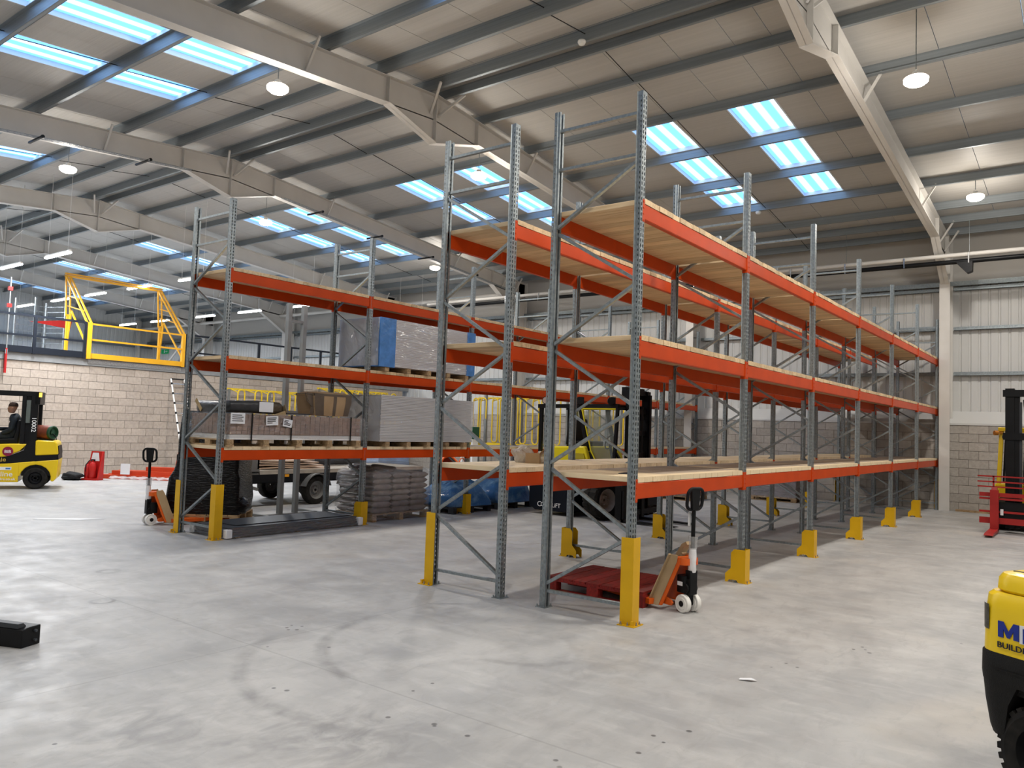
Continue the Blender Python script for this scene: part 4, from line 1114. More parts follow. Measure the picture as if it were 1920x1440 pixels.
m.cyl((1.09, .75, .2), (1.09, .75, 2.3), .045, n=12); m.cyl((1.09, 1.05, .2), (1.09, 1.05, 2.3), .045, n=12)
mm = m.build('mast', BLACK, cb)
for z in (.5, 1.25, 1.72, 2.12): M().box(1.025, 1.03, .58, .78, z, z + .03).build('mast_clip', CHROME, cb)
m = M(); m.box(1.2, 1.28, .30, 1.5, .12, .22); m.box(1.2, 1.28, .30, 1.5, .48, .58); m.build('carriage', BLACK, cb)
for y in (.08, .82):
    m = M(); m.box(1.24, 1.30, y - .06, y + .06, .02, .62); m.prism([(1.24, .02), (2.35, .02), (2.42, .035), (2.35, .045), (1.24, .07)], 'y', y - .06, y + .06); m.build('fork', BLACK, cb)
M().box(1.10, 1.26, .02, .35, .05, .9).build('side_step', BLACK, cb)

# ---- forklift with driver, far left
def bevbox(name, mt, par, b, *boxes):
    m = M()
    for q in boxes: m.box(*q)
    return m.build(name, mt, par, bevel=b)
fl = thing('gas_forklift', 'yellow gas forklift with a driver, at the left edge by the block wall', 'forklift', (-15.89, 1.11, 0), R(63))
T2 = wheel_mesh(.245, .2, .14, 32, 0); R2 = rim_mesh(.14, .2, BLACK)
for y in (.04, .93):
    w = put('wheel', T2, fl, (0, y, .247)); put('rim', R2, w)
T3 = wheel_mesh(.33, .26, .2, 32, 0)
for y in (.02, .95): put('wheel', T3, fl, (-1.45, y, .332))
def arch(cx, r, a0, a1, n=9): return [(cx + r * math.cos(R(a0 + (a1 - a0) * i / n)), .247 + r * math.sin(R(a0 + (a1 - a0) * i / n))) for i in range(n + 1)]
m = M(); m.prism(arch(0, .31, 172, -12) + [(.36, .17), (.42, .26), (.44, .68), (-.03, .63), (-.34, .60), (-.34, .30)], 'y', -.05, 1.02); m.build('counterweight', FL_YEL, fl, bevel=.02)
M().box(-.28, .30, .0, .98, .30, .60).build('wheel_well', BLACK, fl)
m = M(); m.prism([(-.03, .63), (.44, .68), (.43, .79), (-.03, .76)], 'y', -.045, 1.0); m.build('black_band', BLACK, fl)
m = M(); m.prism([(-.03, .76), (.43, .79), (.40, 1.05), (.35, 1.10), (-.04, 1.11)], 'y', -.05, 1.02); m.build('upper_counterweight', FL_YEL, fl, bevel=.03)
m = M(); m.prism([(.405, .80), (.445, .80), (.42, .99), (.395, .99)], 'y', .02, .92); m.build('grille', BLACK, fl)
m = M(); m.prism([(-1.8, .16), (-.33, .16), (-.33, .30), (-.29, .42), (-.05, .63), (-.5, .58), (-1.8, .52)], 'y', -.04, 1.0); m.build('side_panel', FL_YEL, fl, bevel=.01)
m = M(); m.prism([(-1.8, .52), (-.5, .58), (-.03, .64), (-.04, 1.11), (-.20, 1.06), (-.26, .88), (-.6, .72), (-1.8, .62)], 'y', -.03, .99); m.build('black_sweep', BLACK, fl)
m = M(); m.prism([(-1.8, .62), (-.6, .73), (-.34, .86), (-.20, 1.02), (-.5, 1.02), (-1.8, .95)], 'y', -.04, 1.0); m.build('hood', FL_YEL, fl, bevel=.02)
m = M()
for y0 in (-.02, .88): m.box(-.35, -.27, y0, y0 + .10, 1.0, 2.14); m.box(-.17, -.03, y0, y0 + .10, 1.0, 2.14); m.box(-.28, -.16, y0 + .04, y0 + .08, 1.0, 2.14)
m.build('rear_pillar', BLACK, fl)
m = M(); m.box(-1.5, .0, -.02, .05, 2.12, 2.22); m.box(-1.5, .0, .93, 1.0, 2.12, 2.22); m.box(-.10, .0, -.02, 1.0, 1.93, 2.22)
for i in range(6): m.box(-1.4 + i * .23, -1.36 + i * .23, .0, 1.0, 2.14, 2.20)
m.bar((-1.45, .02, 2.14), (-1.65, .02, .8), .06, .06); m.bar((-1.45, .96, 2.14), (-1.65, .96, .8), .06, .06)
m.build('overhead_guard', BLACK, fl)
M().prism(rrect(.09, .10, .03, 3, -.22, .0), 'z', 1.5, 2.02).build('filter_canister', mat('canister_grey', (.11, .13, .12), .5), fl)
cax = (.80, -.60, 0); co = (.08, .42, 1.285)
c = M(); c.lathe([(.02, -.28), (.10, -.27), (.15, -.22), (.17, -.16), (.17, .16), (.16, .20)], co, cax, 22)
gc = c.build('gas_cylinder', mat('cylinder_red', (.26, .07, .04), .5, 0, var=.2, scale=6), fl)
c = M(); c.lathe([(.16, .20), (.158, .25), (.14, .26), (.13, .26), (.12, .20), (.05, .19), (.05, .23), (.0, .23)], co, cax, 22); c.build('cylinder_collar', mat('cylinder_green', (.025, .075, .04), .5), gc)
m = M(); m.box(-.06, .28, .25, .6, 1.10, 1.14); m.tube([(.26, .28, 1.26), (.33, .22, 1.2), (.36, .18, 1.13), (.28, .14, 1.13), (.22, .18, 1.14)], .012, 6); m.build('cylinder_cradle', BLACK, gc)
M().cyl((.0, -.03, 2.10), (.0, -.03, 2.20), .03, n=12).build('beacon', emit('beacon_amber', (1, .55, .08), 4), fl)
text('fleet_number', '10002', .125, WHITE_INK, fl, (-.135, -.025, 1.64), (R(90), R(90), 0), sx=1.1)
M().cyl((-.56, -.043, .85), (-.56, -.052, .85), .105, n=24).build('round_badge', mat('badge_maroon', (.25, .012, .05), .4), fl)
text('badge_letters', 'BIB', .095, WHITE_INK, fl, (-.56, -.056, .815), (R(90), 0, 0), align='CENTER')
text('hood_letters', 'ale', .13, mat('gold_ink', (.55, .38, .06), .4), fl, (-.74, -.036, .615), (R(90), R(-5), 0), sx=1.1)
M().box(-.74, -.47, -.046, -.041, .43, .50).build('sticker', WHITE_INK, fl); M().box(-.58, -.49, -.049, -.046, .45, .48).build('sticker_mark', mat('sticker_blue', (.05, .2, .5), .4), fl)
text('flank_letters', 'inline', .155, WHITE_INK, fl, (-.80, -.046, .29), (R(90), 0, 0), sx=1.1)
text('flank_letters', '-hire.co.uk', .075, WHITE_INK, fl, (-.74, -.046, .205), (R(90), 0, 0), sx=1.1)
m = M(); m.prism([(-.85, 1.0), (-.40, 1.0), (-.36, 1.55), (-.44, 1.57), (-.50, 1.14), (-.85, 1.12)], 'y', .2, .75); m.build('seat', BLACK, fl, bevel=.03)
m = M(); m.tube([(-1.4, .45, .9), (-1.2, .45, 1.35)], .03, 8); m.tube([(-1.18 + .06 * math.sin(R(a)), .45 + .16 * math.cos(R(a)), 1.38 + .14 * math.sin(R(a))) for a in range(0, 360, 30)], .014, 6, closed=True); m.build('steering_wheel', BLACK, fl)

# ---- driver: one skinned body, seated, facing the left
pn = thing('person', 'driver in a dark jacket sitting in the yellow gas forklift, looking left', 'person', (-15.89 + .11 * math.cos(R(63)), 1.11 + .11 * math.sin(R(63)), 0), R(63))
def skin(name, joints, edges, mt, par, root=0, sub=2):
    me = bpy.data.meshes.new(name); me.from_pydata([j[:3] for j in joints], edges, []); me.materials.append(mt)
    o = put(name, me, par); md = o.modifiers.new('skin', 'SKIN'); md.use_smooth_shade = True
    for i, j in enumerate(joints): me.skin_vertices[0].data[i].radius = (j[3], j[4] if len(j) > 4 else j[3])
    for d_ in me.skin_vertices[0].data: d_.use_root = False
    me.skin_vertices[0].data[root].use_root = True
    s = o.modifiers.new('sub', 'SUBSURF'); s.levels = 1; s.render_levels = sub
    return o
JACKET = mat('dark_jacket', (.016, .022, .028), .8, 0, var=.4, scale=12, bump=.4, bscale=18)
SKINM = mat('skin', (.32, .17, .11), .55, 0, var=.08, scale=9)
YD = .42
J = [(-.66, YD, 1.18, .17, .15), (-.63, YD, 1.34, .165, .135), (-.62, YD, 1.52, .19, .13), (-.63, YD, 1.62, .13, .10), (-.65, YD, 1.70, .06),
     (-.63, YD - .19, 1.58, .075), (-.66, YD - .23, 1.33, .06), (-.86, YD - .16, 1.24, .048), (-.63, YD + .19, 1.58, .075), (-.68, YD + .23, 1.33, .06), (-.98, YD + .12, 1.34, .045),
     (-.70, YD - .10, 1.17, .10), (-1.12, YD - .14, 1.20, .075), (-1.22, YD - .14, .80, .055), (-.70, YD + .10, 1.17, .10), (-1.12, YD + .14, 1.20, .075), (-1.22, YD + .14, .80, .055)]
E_ = [(0, 1), (1, 2), (2, 3), (3, 4), (3, 5), (5, 6), (6, 7), (3, 8), (8, 9), (9, 10), (0, 11), (11, 12), (12, 13), (0, 14), (14, 15), (15, 16)]
body = skin('body', J, E_, JACKET, pn)
hd = M(); rings = []
for z, rx, ry, ox in ((-.12, .045, .048, .0), (-.10, .065, .055, -.02), (-.06, .085, .066, -.015), (-.01, .094, .074, -.002), (.04, .098, .077, .008), (.08, .092, .074, .012), (.115, .07, .058, .012), (.135, .03, .025, .01)):
    rings.append([(ox + rx * math.cos(2 * math.pi * i / 16), ry * math.sin(2 * math.pi * i / 16), z) for i in range(16)])
hd.loft(rings); hd.prism([(-.085, .02), (-.118, -.022), (-.085, -.032)], 'y', -.013, .013)
h_ = hd.build('head', SKINM, pn, (-.69, YD, 1.83), (0, 0, R(0)), ang=2.0, sub=1)
for s in (-1, 1):
    M().ball((-.086, s * .03, .01), (.008, .012, .007), 8, 5).build('eye', WHITE_INK, h_)
    M().ball((.01, s * .076, -.005), (.018, .010, .030), 8, 6).build('ear', SKINM, h_)
M().ball((-.085, 0, -.06), (.008, .024, .006), 8, 5).build('mouth', mat('lips', (.22, .08, .07), .5), h_)
g = M(); rings = []
for z, rx, ry, ox in ((.035, .100, .0785, .011), (.08, .0945, .0765, .014), (.118, .072, .060, .014), (.139, .03, .025, .012)):
    rings.append([(ox + rx * math.cos(2 * math.pi * i / 16), ry * math.sin(2 * math.pi * i / 16), z) for i in range(16)])
g.loft(rings); g.build('short_hair', mat('short_hair', (.05, .03, .022), .8), h_, ang=2.)
def hand(par, loc, rz):
    hh = put('hand', None, par, loc, (0, 0, rz))
    M().ball((0, 0, 0), (.045, .042, .018), 10, 6).build('palm', SKINM, hh, ang=2.)
    for k in range(4):
        y = -.03 + .02 * k; l = (.055, .065, .06, .045)[k]
        M().tube([(-.03, y, 0), (-.03 - l * .5, y, .003), (-.03 - l * .85, y, -.018), (-.03 - l * .75, y, -.036)], [.010, .009, .008, .006], 6).build('finger', SKINM, hh, ang=2.)
    M().tube([(.01, -.035, 0), (-.02, -.058, -.004), (-.045, -.052, -.018)], [.012, .010, .007], 6).build('thumb', SKINM, hh, ang=2.)
hand(pn, (-.92, YD - .15, 1.235), 0); hand(pn, (-1.04, YD + .11, 1.36), R(10))
for s in (-1, 1):
    m = M(); m.prism(rrect(.26, .10, .045, 3, -1.28, YD + s * .14), 'z', .72, .80); m.build('boot', BLACK, pn, bevel=.02)
# ================================================================ yellow truck tail at the right edge
X0, Y0 = 3.035, -1.72
tr = thing('yellow_forklift', 'yellow and black forklift tail with blue lettering, cut off by the right edge', 'forklift', (X0, Y0, 0), R(-31))
def plan(x0, x1, y0, y1, r, k=6):
    return rrect(x1 - x0, y1 - y0, r, k, (x0 + x1) / 2, (y0 + y1) / 2)
def skirt(levels, r):
    """rounded counterweight: list of (z, inset)"""
    return [[(u, v, z) for u, v in plan(-.075 + i, 1.9, .0 + i * .6, 1.05 - i, r)] for z, i in levels]
m = M(); m.loft(skirt([(.70, -.002), (.72, -.002), (.80, .0), (.93, .006), (1.00, .014), (1.02, .035)], .12)); m.build('counterweight', FL_YEL, tr)
m = M(); m.loft([[(u, v, z) for u, v in plan(-.02 + i, 1.85, .022 + i, 1.02 - i, .12)] for z, i in ((1.022, .012), (1.035, .0), (1.09, .004), (1.115, .018), (1.125, .06))]); m.build('lid', FL_YEL, tr)
m = M(); m.loft([[(u, v, z) for u, v in plan(.01, 1.85, .05, .98, .10)] for z in (1.0, 1.024)]); m.build('lid_gap', BLACK, tr)
M().prism(rrect(.10, .022, .01, 3, .10, .13), 'z', 1.115, 1.127).build('lid_recess', BLACK, tr)
TBK = mat('textured_black', (.007, .0068, .0065), .6, 0, bump=.25, bscale=160, spec=.2)
m = M(); m.loft(skirt([(.56, -.010), (.60, -.014), (.70, -.012), (.712, -.004)], .125)); m.build('bumper_band', TBK, tr)
# black lower casting, cut away over the steer wheel
m = M(); rings = []
for z, i, w in ((.29, .03, .075), (.33, .018, .085), (.46, .0, .11), (.58, -.010, .17)):
    rings.append([(min(u, w), v, z) for u, v in plan(-.075 + i, 1.9, .0 + i * .6, 1.05 - i, .125)])
m.loft(rings); m.build('lower_casting', TBK, tr)
M().box(.02, 1.9, .02, 1.03, .52, .60).build('wheel_arch', TBK, tr)
M().box(.1, 1.9, .30, .75, .3, .54).build('steer_axle', BLACK, tr)
T4 = wheel_mesh(.237, .18, .15, 40, 30)
for y in (.10, .93):
    w = put('wheel', T4, tr, (.285, y, .255)); put('rim', rim_mesh(.15, .18, BLACK), w)
M().prism([(.060, .797), (.088, .797), (.088, .84), (.108, .80), (.122, .80), (.142, .84), (.142, .797), (.170, .797), (.170, .878), (.142, .878), (.115, .832), (.088, .878), (.060, .878)], 'y', -.005, -.001).build('tail_letter', BLUE_INK, tr)
M().box(.175, .30, -.006, .0, .79, .88).build('letter_panel', PAPER, tr)
text('tail_letters', 'KM', .105, BLUE_INK, tr, (.185, -.0075, .795), (R(90), 0, 0), sx=1.2)
text('tail_letters', 'BUILDING SUPPLIES', .042, mat('dark_ink', (.01, .012, .03), .5), tr, (.057, -.008, .745), (R(90), 0, 0), sx=1.15)
m = M(); a = [(-.075 + .12 - .1225 * math.cos(R(q)), .12 - .1225 * math.sin(R(q))) for q in (40, 50, 60, 70)]
m.add([(u, v, z) for z in (.82, .95) for u, v in a], [(i, i + 1, i + 5, i + 4) for i in range(3)]); m.build('rating_plate', mat('rating_plate', (.12, .12, .10), .4, .3, var=.5, scale=60), tr)
m = M(); m.box(.05, 1.9, -.014, .0, .628, .636); m.build('band_ridge', TBK, tr)

# ================================================================ forklift with red fork positioner, right
rf = thing('red_fork_truck', 'yellow cabbed forklift with red fork carriage at the right edge, by the block wall', 'forklift', (2.55, 12.0, 0), R(0))
RDP = mat('carriage_red', (.38, .022, .020), .38, 0, var=.15, scale=4)
m = M(); m.box(-1.05, 1.05, .0, .06, .72, .80); m.box(-1.05, 1.05, .0, .06, .66, .70); m.box(-1.05, 1.05, .0, .06, .18, .30); m.box(-1.05, 1.05, .0, .05, .40, .44) 
m.build('carriage_bar', RDP, rf)
M().box(-.85, .85, .06, .16, .22, .62).build('shift_cylinder', BLACK, rf)
for z in (.92, 1.02, 1.13): M().box(-1.08, 1.08, -.01, .01, z - .014, z + .014).build('backrest_bar', RDP, rf)
for x in (-.80, -.2, .4, 1.0): M().box(x - .015, x + .015, -.01, .02, .7, 1.14).build('backrest_post', RDP, rf)
for x in (-.78, .78):
    m = M(); m.box(x - .075, x + .075, -.09, -.02, .04, .86); m.prism([(-.02, .03), (-1.10, .03), (-1.15, .045), (-1.0, .07), (-.02, .09)], 'x', x - .075, x + .075); m.prism([(-.09, .80), (.0, .80), (.0, .92), (-.05, .92)], 'x', x - .05, x + .05); m.build('fork', RDP, rf)
    M().box(x + .10, x + .15, -.03, .0, .36, .48).build('white_decal', PAPER, rf)
m = M()
for s in (-1, 1):
    m.box(s * .52 - .10, s * .52 + .06, .25, .42, .08, 2.93); m.box(s * .42 - .05, s * .42 + .05, .28, .4, .1, 2.88)
for z in (.35, 1.95, 2.83): m.box(-.66, .66, .22, .34, z - .07, z + .07)
m.build('mast', BLACK, rf)
for s in (-1, 1): M().cyl((s * .36, .3, .2), (s * .36, .3, 2.65), .03, n=10).build('lift_ram', DARK, rf)
m = M(); m.tube([(-.30, .28, 2.7), (-.26, .26, 2.2), (-.3, .25, 1.2), (-.28, .25, .6)], .018, 6); m.build('hydraulic_hose', BLACK, rf)
m = M()
for s in (-1, 1):
    m.bar((s * .80, .80, .55), (s * .74, .95, 2.10), .10, .08); m.bar((s * .74, 2.2, 1.0), (s * .74, 2.1, 2.1), .08, .08)
    m.bar((s * .75, .9, 2.1), (s * .75, 2.1, 2.12), .07, .07)
m.box(-.80, .80, .85, .95, 2.06, 2.14); m.box(-.78, .78, 2.05, 2.15, 2.05, 2.13); m.box(-.85, .85, .78, 2.7, .45, .95)
m.build('cab', FL_YEL, rf, bevel=.012)
M().box(-.74, .74, .9, 2.1, 2.12, 2.15).build('roof', GLASS, rf)
m = M(); pts = [(-.70 + .0, .86, 1.0), (-.66, .9, 2.0), (-.30, .9, 2.0), (-.30, .86, 1.0)]; m.tube(pts, .022, 6, closed=True); m.build('door_seal', BLACK, rf)
M().add([(-.70, .87, 1.0), (-.66, .91, 2.0), (-.30, .91, 2.0), (-.30, .87, 1.0), (-.70, .88, 1.0), (-.66, .92, 2.0), (-.30, .92, 2.0), (-.30, .88, 1.0)], [(0, 1, 2, 3), (7, 6, 5, 4)]).build('windscreen', GLASS, rf)
m = M(); m.bar((-.72, .85, 2.02), (-.82, .78, 2.03), .03, .03); m.cyl((-.86, .76, 2.02), (-.80, .80, 2.02), .05, n=14); m.build('indicator', mat('indicator_amber', (.45, .16, .02), .3), rf)
M().cyl((-.66, .80, 1.94), (-.66, .84, 1.94), .065, n=18).build('mirror', DARK, rf)
m = M(); m.box(-.25, .25, 1.4, 1.5, 1.0, 1.75); m.box(-.25, .25, 1.1, 1.5, .9, 1.05); m.build('seat', BLACK, rf, bevel=.03)
m = M(); m.tube([(.2 * math.cos(R(a)), 1.05 + .06 * math.sin(R(a)), 1.30 + .18 * math.sin(R(a))) for a in range(0, 360, 24)], .015, 6, closed=True); m.build('steering_wheel', BLACK, rf)
m = M(); m.prism([(.7, .12), (2.9, .12), (2.95, .9), (2.1, 1.0), (.7, .5)], 'x', -.7, .7); m.build('body', DARK, rf, bevel=.03)
T5 = wheel_mesh(.36, .24, .2, 30, 0)
for x in (-.72, .72):
    for y, rr in ((.95, 1.), (2.4, .8)):
        put('wheel', T5, rf, (x, y, .362 * rr), (0, 0, R(90)), (rr,) * 3)
tag(M().box(.45, 1.45, 16.72, 16.86, .0, .05).build('timber_offcut', WOOD), 'plain timber length lying along the foot of the block wall, right of the white column', 'timber')

# ================================================================ left floor items
es = thing('extinguisher_stand', 'red fire point stand holding an extinguisher and a white sign, by the block wall', 'fire stand', (-17.85, 3.25, 0), R(37))
m = M(); m.prism([(-.22, 0), (.22, 0), (.22, .76), (-.10, .76), (-.14, .5), (-.22, .40)], 'y', .12, .16); m.box(-.22, .22, -.12, .16, 0, .05)
m.prism([(-.12, 0), (.16, 0), (.16, .76), (.10, .76)], 'x', .20, .23); m.build('panel', RED, es)
m = M(); m.lathe([(.07, .05), (.09, .08), (.09, .38), (.06, .45), (.025, .47), (.025, .52)], (.02, 0, 0), (0, 0, 1), 18)
e_ = m.build('extinguisher', RED, es)
m = M(); m.tube([(.02, 0, .50), (-.06, -.03, .52), (-.14, -.05, .40), (-.14, -.05, .22)], .014, 6); m.box(-.03, .07, -.015, .015, .50, .55); m.build('hose', BLACK, e_)
m = M(); m.lathe([(.06, .05), (.075, .08), (.075, .32), (.05, .38), (.02, .42)], (-.13, .02, 0), (0, 0, 1), 16); m.build('extinguisher', RED, es)
M().add([(-.10, .112, .50), (.13, .112, .50), (.10, .112, .72), (-.06, .112, .72)], [(0, 1, 2, 3)]).build('sign', PAPER, es)
bg = lump((0, 0, .10), (.26, .18, .12), 21, 'black_bag', mat('black_cloth', (.010, .010, .012), .7, 0, bump=.5, bscale=10), None, .15, flat=0)
bg.location = (-18.05, 2.85, 0); bg.rotation_euler = (0, 0, R(37)); tag(bg, 'black holdall slumped on the floor left of the red fire point stand', 'bag')
# stacked rack beams
RB = mat('beam_red_orange', (.55, .06, .02), .4, 0, var=.15, scale=3)
spec = [(-.0, .0, 0, 2.7), (-.06, .16, 0, 2.7), (.1, .33, 0, 2.7), (-.03, .49, 0, 2.7), (.25, .12, .11, 2.4), (.32, .28, .11, 2.4), (.28, .44, .11, 2.4), (1.1, .30, .22, 1.6), (1.1, .46, .22, 1.6)]
NUM = ['first', 'second', 'third', 'fourth']
for i, (dx, dy, z, l) in enumerate(spec):
    b = thing('rack_beam', '', 'rack beam', (-18.35, 3.75, 0), R(37), 'loose orange beams on the floor by the block wall')
    lay = 'bottom' if z == 0 else 'middle' if z < .2 else 'top'; k = sum(1 for q in spec[:i] if q[2] == z)
    b['label'] = 'loose orange rack beam by the block wall, %s layer of the pile, %s from the front' % (lay, NUM[k])
    M().box(dx, dx + l, dy - .06, dy + .06, z + .001, z + .108).build('beam', RB, b)
    m = M(); m.box(dx - .01, dx, dy - .065, dy + .06, z + .001, z + .11); m.box(dx + l, dx + l + .01, dy - .065, dy + .06, z + .001, z + .11); m.build('end_plate', RB, b)
pf = M(); sheet(pf, lambda u, v: (.3 + 1.9 * u, -.09 - .12 * v - .05 * math.sin(19 * u), .05 * (1 - v) + .006 + .04 * abs(math.sin(23 * u + 5 * v))), 30, 6)
o = pf.build('plastic_sheet', film('scrap_film', (.75, .74, .74), .4, .2, .8, 6), None, (-18.35, 3.75, 0), (0, 0, R(37)), ang=1.5); tag(o, 'crumpled clear plastic draped along the front of the orange beams', 'plastic sheet')
tag(M(Matrix.Translation((-18.35, 3.75, 0)) @ Matrix.Rotation(R(37), 4, 'Z')).box(.55, .80, -.09, -.065, .13, .42).build('white_notice', PAPER), 'white notice leaning on the orange beam pile', 'notice')
lb = thing('rack_beam', 'pair of orange beams leaning upright between the pile and the black wrapped load', 'rack beam', (-16.9, 5.05, 0), R(37))
for k in range(2): M().bar((.14 * k, 0, .005), (.14 * k, .35, 1.0), .11, .05).build('beam', RB, lb)
# aluminium ladder
ld = thing('ladder', 'telescopic aluminium ladder leaning on the block wall behind the black load', 'ladder', (-19.55, 6.75, 0))
m = M()
for y in (-.2, .25): m.tube([(.55, y, 0), (-.56, y, 2.95)], .025, 8)
m.build('stile', WHITE, ld)
for k in range(1, 10):
    t = k / 9.5; x = .55 - 1.11 * t; M().cyl((x, -.2, 2.95 * t), (x, .25, 2.95 * t), .016, n=8).build('rung', CHROME, ld)
    for y in (-.2, .25): M().cyl((x + .012, y, 2.95 * t - .03), (x - .012, y, 2.95 * t + .03), .032, n=8).build('collar', BLACK, ld)
M().tube([(-.56, -.2, 2.95), (-.56, .25, 2.95)], .02, 8).build('top_bar', BLACK, ld)
# scraps on the floor
def scrap(x, y, pts, label, rz=0.):
    m = M(); n = len(pts); m.add([(u, v, .002 + w) for u, v, w in pts] + [(u, v, .006 + w) for u, v, w in pts], [tuple(range(n - 1, -1, -1)), tuple(range(n, 2 * n))] + [(i, (i + 1) % n, n + (i + 1) % n, n + i) for i in range(n)])
    tag(m.build('paper_scrap', PAPER, None, (x, y, 0), (0, 0, rz)), label, 'paper')
scrap(1.44, -.85, [(-.06, -.02, 0), (.02, -.03, .01), (.07, .0, 0), (.03, .015, .012), (-.05, .02, 0)], 'torn white paper strip alone on the open floor, right foreground', R(20))
scrap(-10.2, -.6, [(-.5, -.06, 0), (.2, -.10, .0), (.55, .05, .0), (.1, .12, .0), (-.45, .05, .0)], 'white paper sheet on the floor left of the pallet truck with white wheels', R(50))
scrap(-10.6, 4.6, [(-.2, -.16, 0), (.25, -.1, .02), (.2, .2, 0), (-.1, .15, .02)], 'white paper sheet on the floor under the trailer')
# black fork sleeve, left foreground
fk = thing('fork_sleeve', 'black steel fork sleeve on the floor at the left edge, bolts on its end', 'fork sleeve', (-2.98, -3.93, 0), R(203))
m = M(); m.prism([(-.085, .0), (.085, .0), (.085, .135), (.02, .145), (-.085, .145)], 'x', 0, 1.1); m.build('sleeve', BLACK, fk, bevel=.006)
M().prism([(.0, .145), (.075, .140), (.075, .175), (.03, .175)], 'x', .05, 1.05).build('top_rib', DARK, fk)
for z in (.04, .11): M().cyl((0, -.03, z), (-.018, -.03, z), .012, n=8).build('bolt', DARK, fk)
M().cbox((.35, .02, .176), (.05, .01, .004)).build('tag', PAPER, fk)

# ================================================================ mezzanine furniture
RAILC = mat('railing_dark', (.012, .015, .022), .5, spec=.15)
rl = thing('guard_rail', 'dark steel guard rail along the mezzanine edge, broken by the yellow pallet gate', 'railing', (XB + .07, 0, 3.52))
segs = [(YN + .1, 3.86), (7.03, 16.5)]
for a, b in segs:
    for z, t in ((.89, .06), (.33, .05)): M().box(-.025, .025, a, b, z - t / 2, z + t / 2).build('rail', RAILC, rl)
    M().box(-.012, .012, a, b, -.15, .03).build('kick_plate', RAILC, rl)
    n = round((b - a) / 1.3)
    for i in range(n + 1):
        y = a + (b - a) * i / n; M().box(-.03, .03, y - .04, y + .04, -.16, .91).build('post', RAILC, rl)
pgc = mat('gate_yellow', (.80, .40, .02), .4, 0, var=.08, scale=5)
pgt = thing('pallet_gate', 'yellow up-and-over pallet safety gate on the mezzanine edge', 'safety gate', (XB + .10, 5.43, 3.50))
for s in (-1, 1):
    y = s * 1.46
    M().box(-.05, .05, y - .05, y + .05, -.15, .92).build('front_post', pgc, pgt)
    M().box(-1.55, -1.47, y - .04, y + .04, -.0, 1.25).build('rear_post', pgc, pgt)
    m = M()
    for k in (-.06, .06): m.bar((-.05, y + k, .90), (-1.67, y + k - .0, 2.46), .04, .05); m.bar((-1.51, y + k, 1.2), (-1.67, y + k, 2.46), .035, .05)
    m.bar((-1.51, y, .05), (-1.3, y, 1.35), .04, .04); m.bar((-.05, y, .15), (-1.3, y, 1.35), .04, .04)
    for t in (.25, .5, .75): m.bar((-.05 - 1.62 * t, y, .9 + 1.56 * t), (-1.51 - .16 * t, y, 1.2 + 1.26 * t), .03, .03)
    m.build('side_arm', pgc, pgt)
M().box(-1.72, -1.62, -1.54, 1.54, 2.42, 2.48).box(-1.72, -1.62, -1.54, 1.54, 2.50, 2.54).build('top_bar', pgc, pgt)
for z, h in ((.88, .025), (.42, .025)): M().box(-.02, .02, -1.46, 1.46, z - h, z + h).build('gate_bar', pgc, pgt)
M().box(-.03, .03, -1.46, 1.46, -.13, .02).build('toe_board', pgc, pgt)
tag(M().box(XB + .031, XB + .04, 4.0, 6.9, 3.22, 3.34).build('chequer_plate', mat('chequer_plate', (.45, .46, .47), .35, .6, var=.4, scale=45)), 'bright chequer plate threshold below the yellow pallet gate', 'metal plate')
# wire trolley behind the gate
wt = thing('wire_trolley', 'tall wire cage trolley standing on the mezzanine left of the gate', 'cage trolley', (-23.4, 3.9, 3.5), R(20))
m = M()
for x in (-.4, .4):
    for y in (-.55, .55): m.box(x - .02, x + .02, y - .02, y + .02, .0, 1.8)
m.box(-.42, .42, -.57, .57, .1, .16); m.build('frame', GALV, wt)
for k in range(9):
    M().box(-.4, .4, .545, .555, .3 + k * .17, .312 + k * .17).box(-.405, -.395, -.55, .55, .3 + k * .17, .312 + k * .17).build('wire', GALV, wt)
tag(M().prism([(-.45, 4.55), (.75, 4.45), (.8, 4.75)], 'x', -.01, .01).build('pennant', RED, None, (-23.02, 3.9, .0)), 'red triangular sheet hung on the wire cage trolley', 'sheet')
# tall measuring pole with red clamps
pl = thing('striped_pole', 'thin upright pole with red clamps fixed to the mezzanine edge, far left', 'pole', (XB + .07, 1.84, 0))
M().cyl((0, 0, 3.2), (0, 0, 5.40), .022, n=8).build('pole', GST, pl)
M().cyl((0, 0, 2.78), (0, 0, 3.45), .035, n=8).build('red_sleeve', mat('clamp_red', (.40, .02, .02), .4), pl)
for z in (4.62, 5.08): M().box(-.04, .04, -.06, .05, z - .05, z + .05).build('clamp', RED, pl)
M().box(-.06, .03, -.03, .03, 3.3, 3.42).build('bracket', GST, pl)
# far door and exit sign
dr = struct(put('door_1', None, None, (-40.15, YF - .03, 3.5)), 'dark exit door in the back wall on the mezzanine'); 
M().box(-.45, .45, -.04, 0, 0, 1.0).build('door_leaf', DARK, dr); m = M(); m.box(-.52, -.45, -.05, 0, 0, 1.05); m.box(.45, .52, -.05, 0, 0, 1.05); m.box(-.52, .52, -.05, 0, 1.0, 1.06); m.build('frame', WHITE, dr)
ex = thing('exit_sign', 'small green exit sign above the dark door on the mezzanine', 'sign', (-40.25, YF - .09, 5.50))
M().box(-.36, .36, -.0, .05, -.12, .12).build('plate', emit('exit_green', (.02, .35, .12), .7), ex)
m = M(); m.box(-.05, .05, -.01, 0, -.07, .06); m.box(.12, .28, -.01, 0, -.01, .02); m.prism([(.24, -.06), (.32, .005), (.24, .07)], 'y', -.01, 0); m.cyl((.0, -.01, .085), (.0, 0, .085), .03, n=10); m.build('pictogram', WHITE_INK, ex)
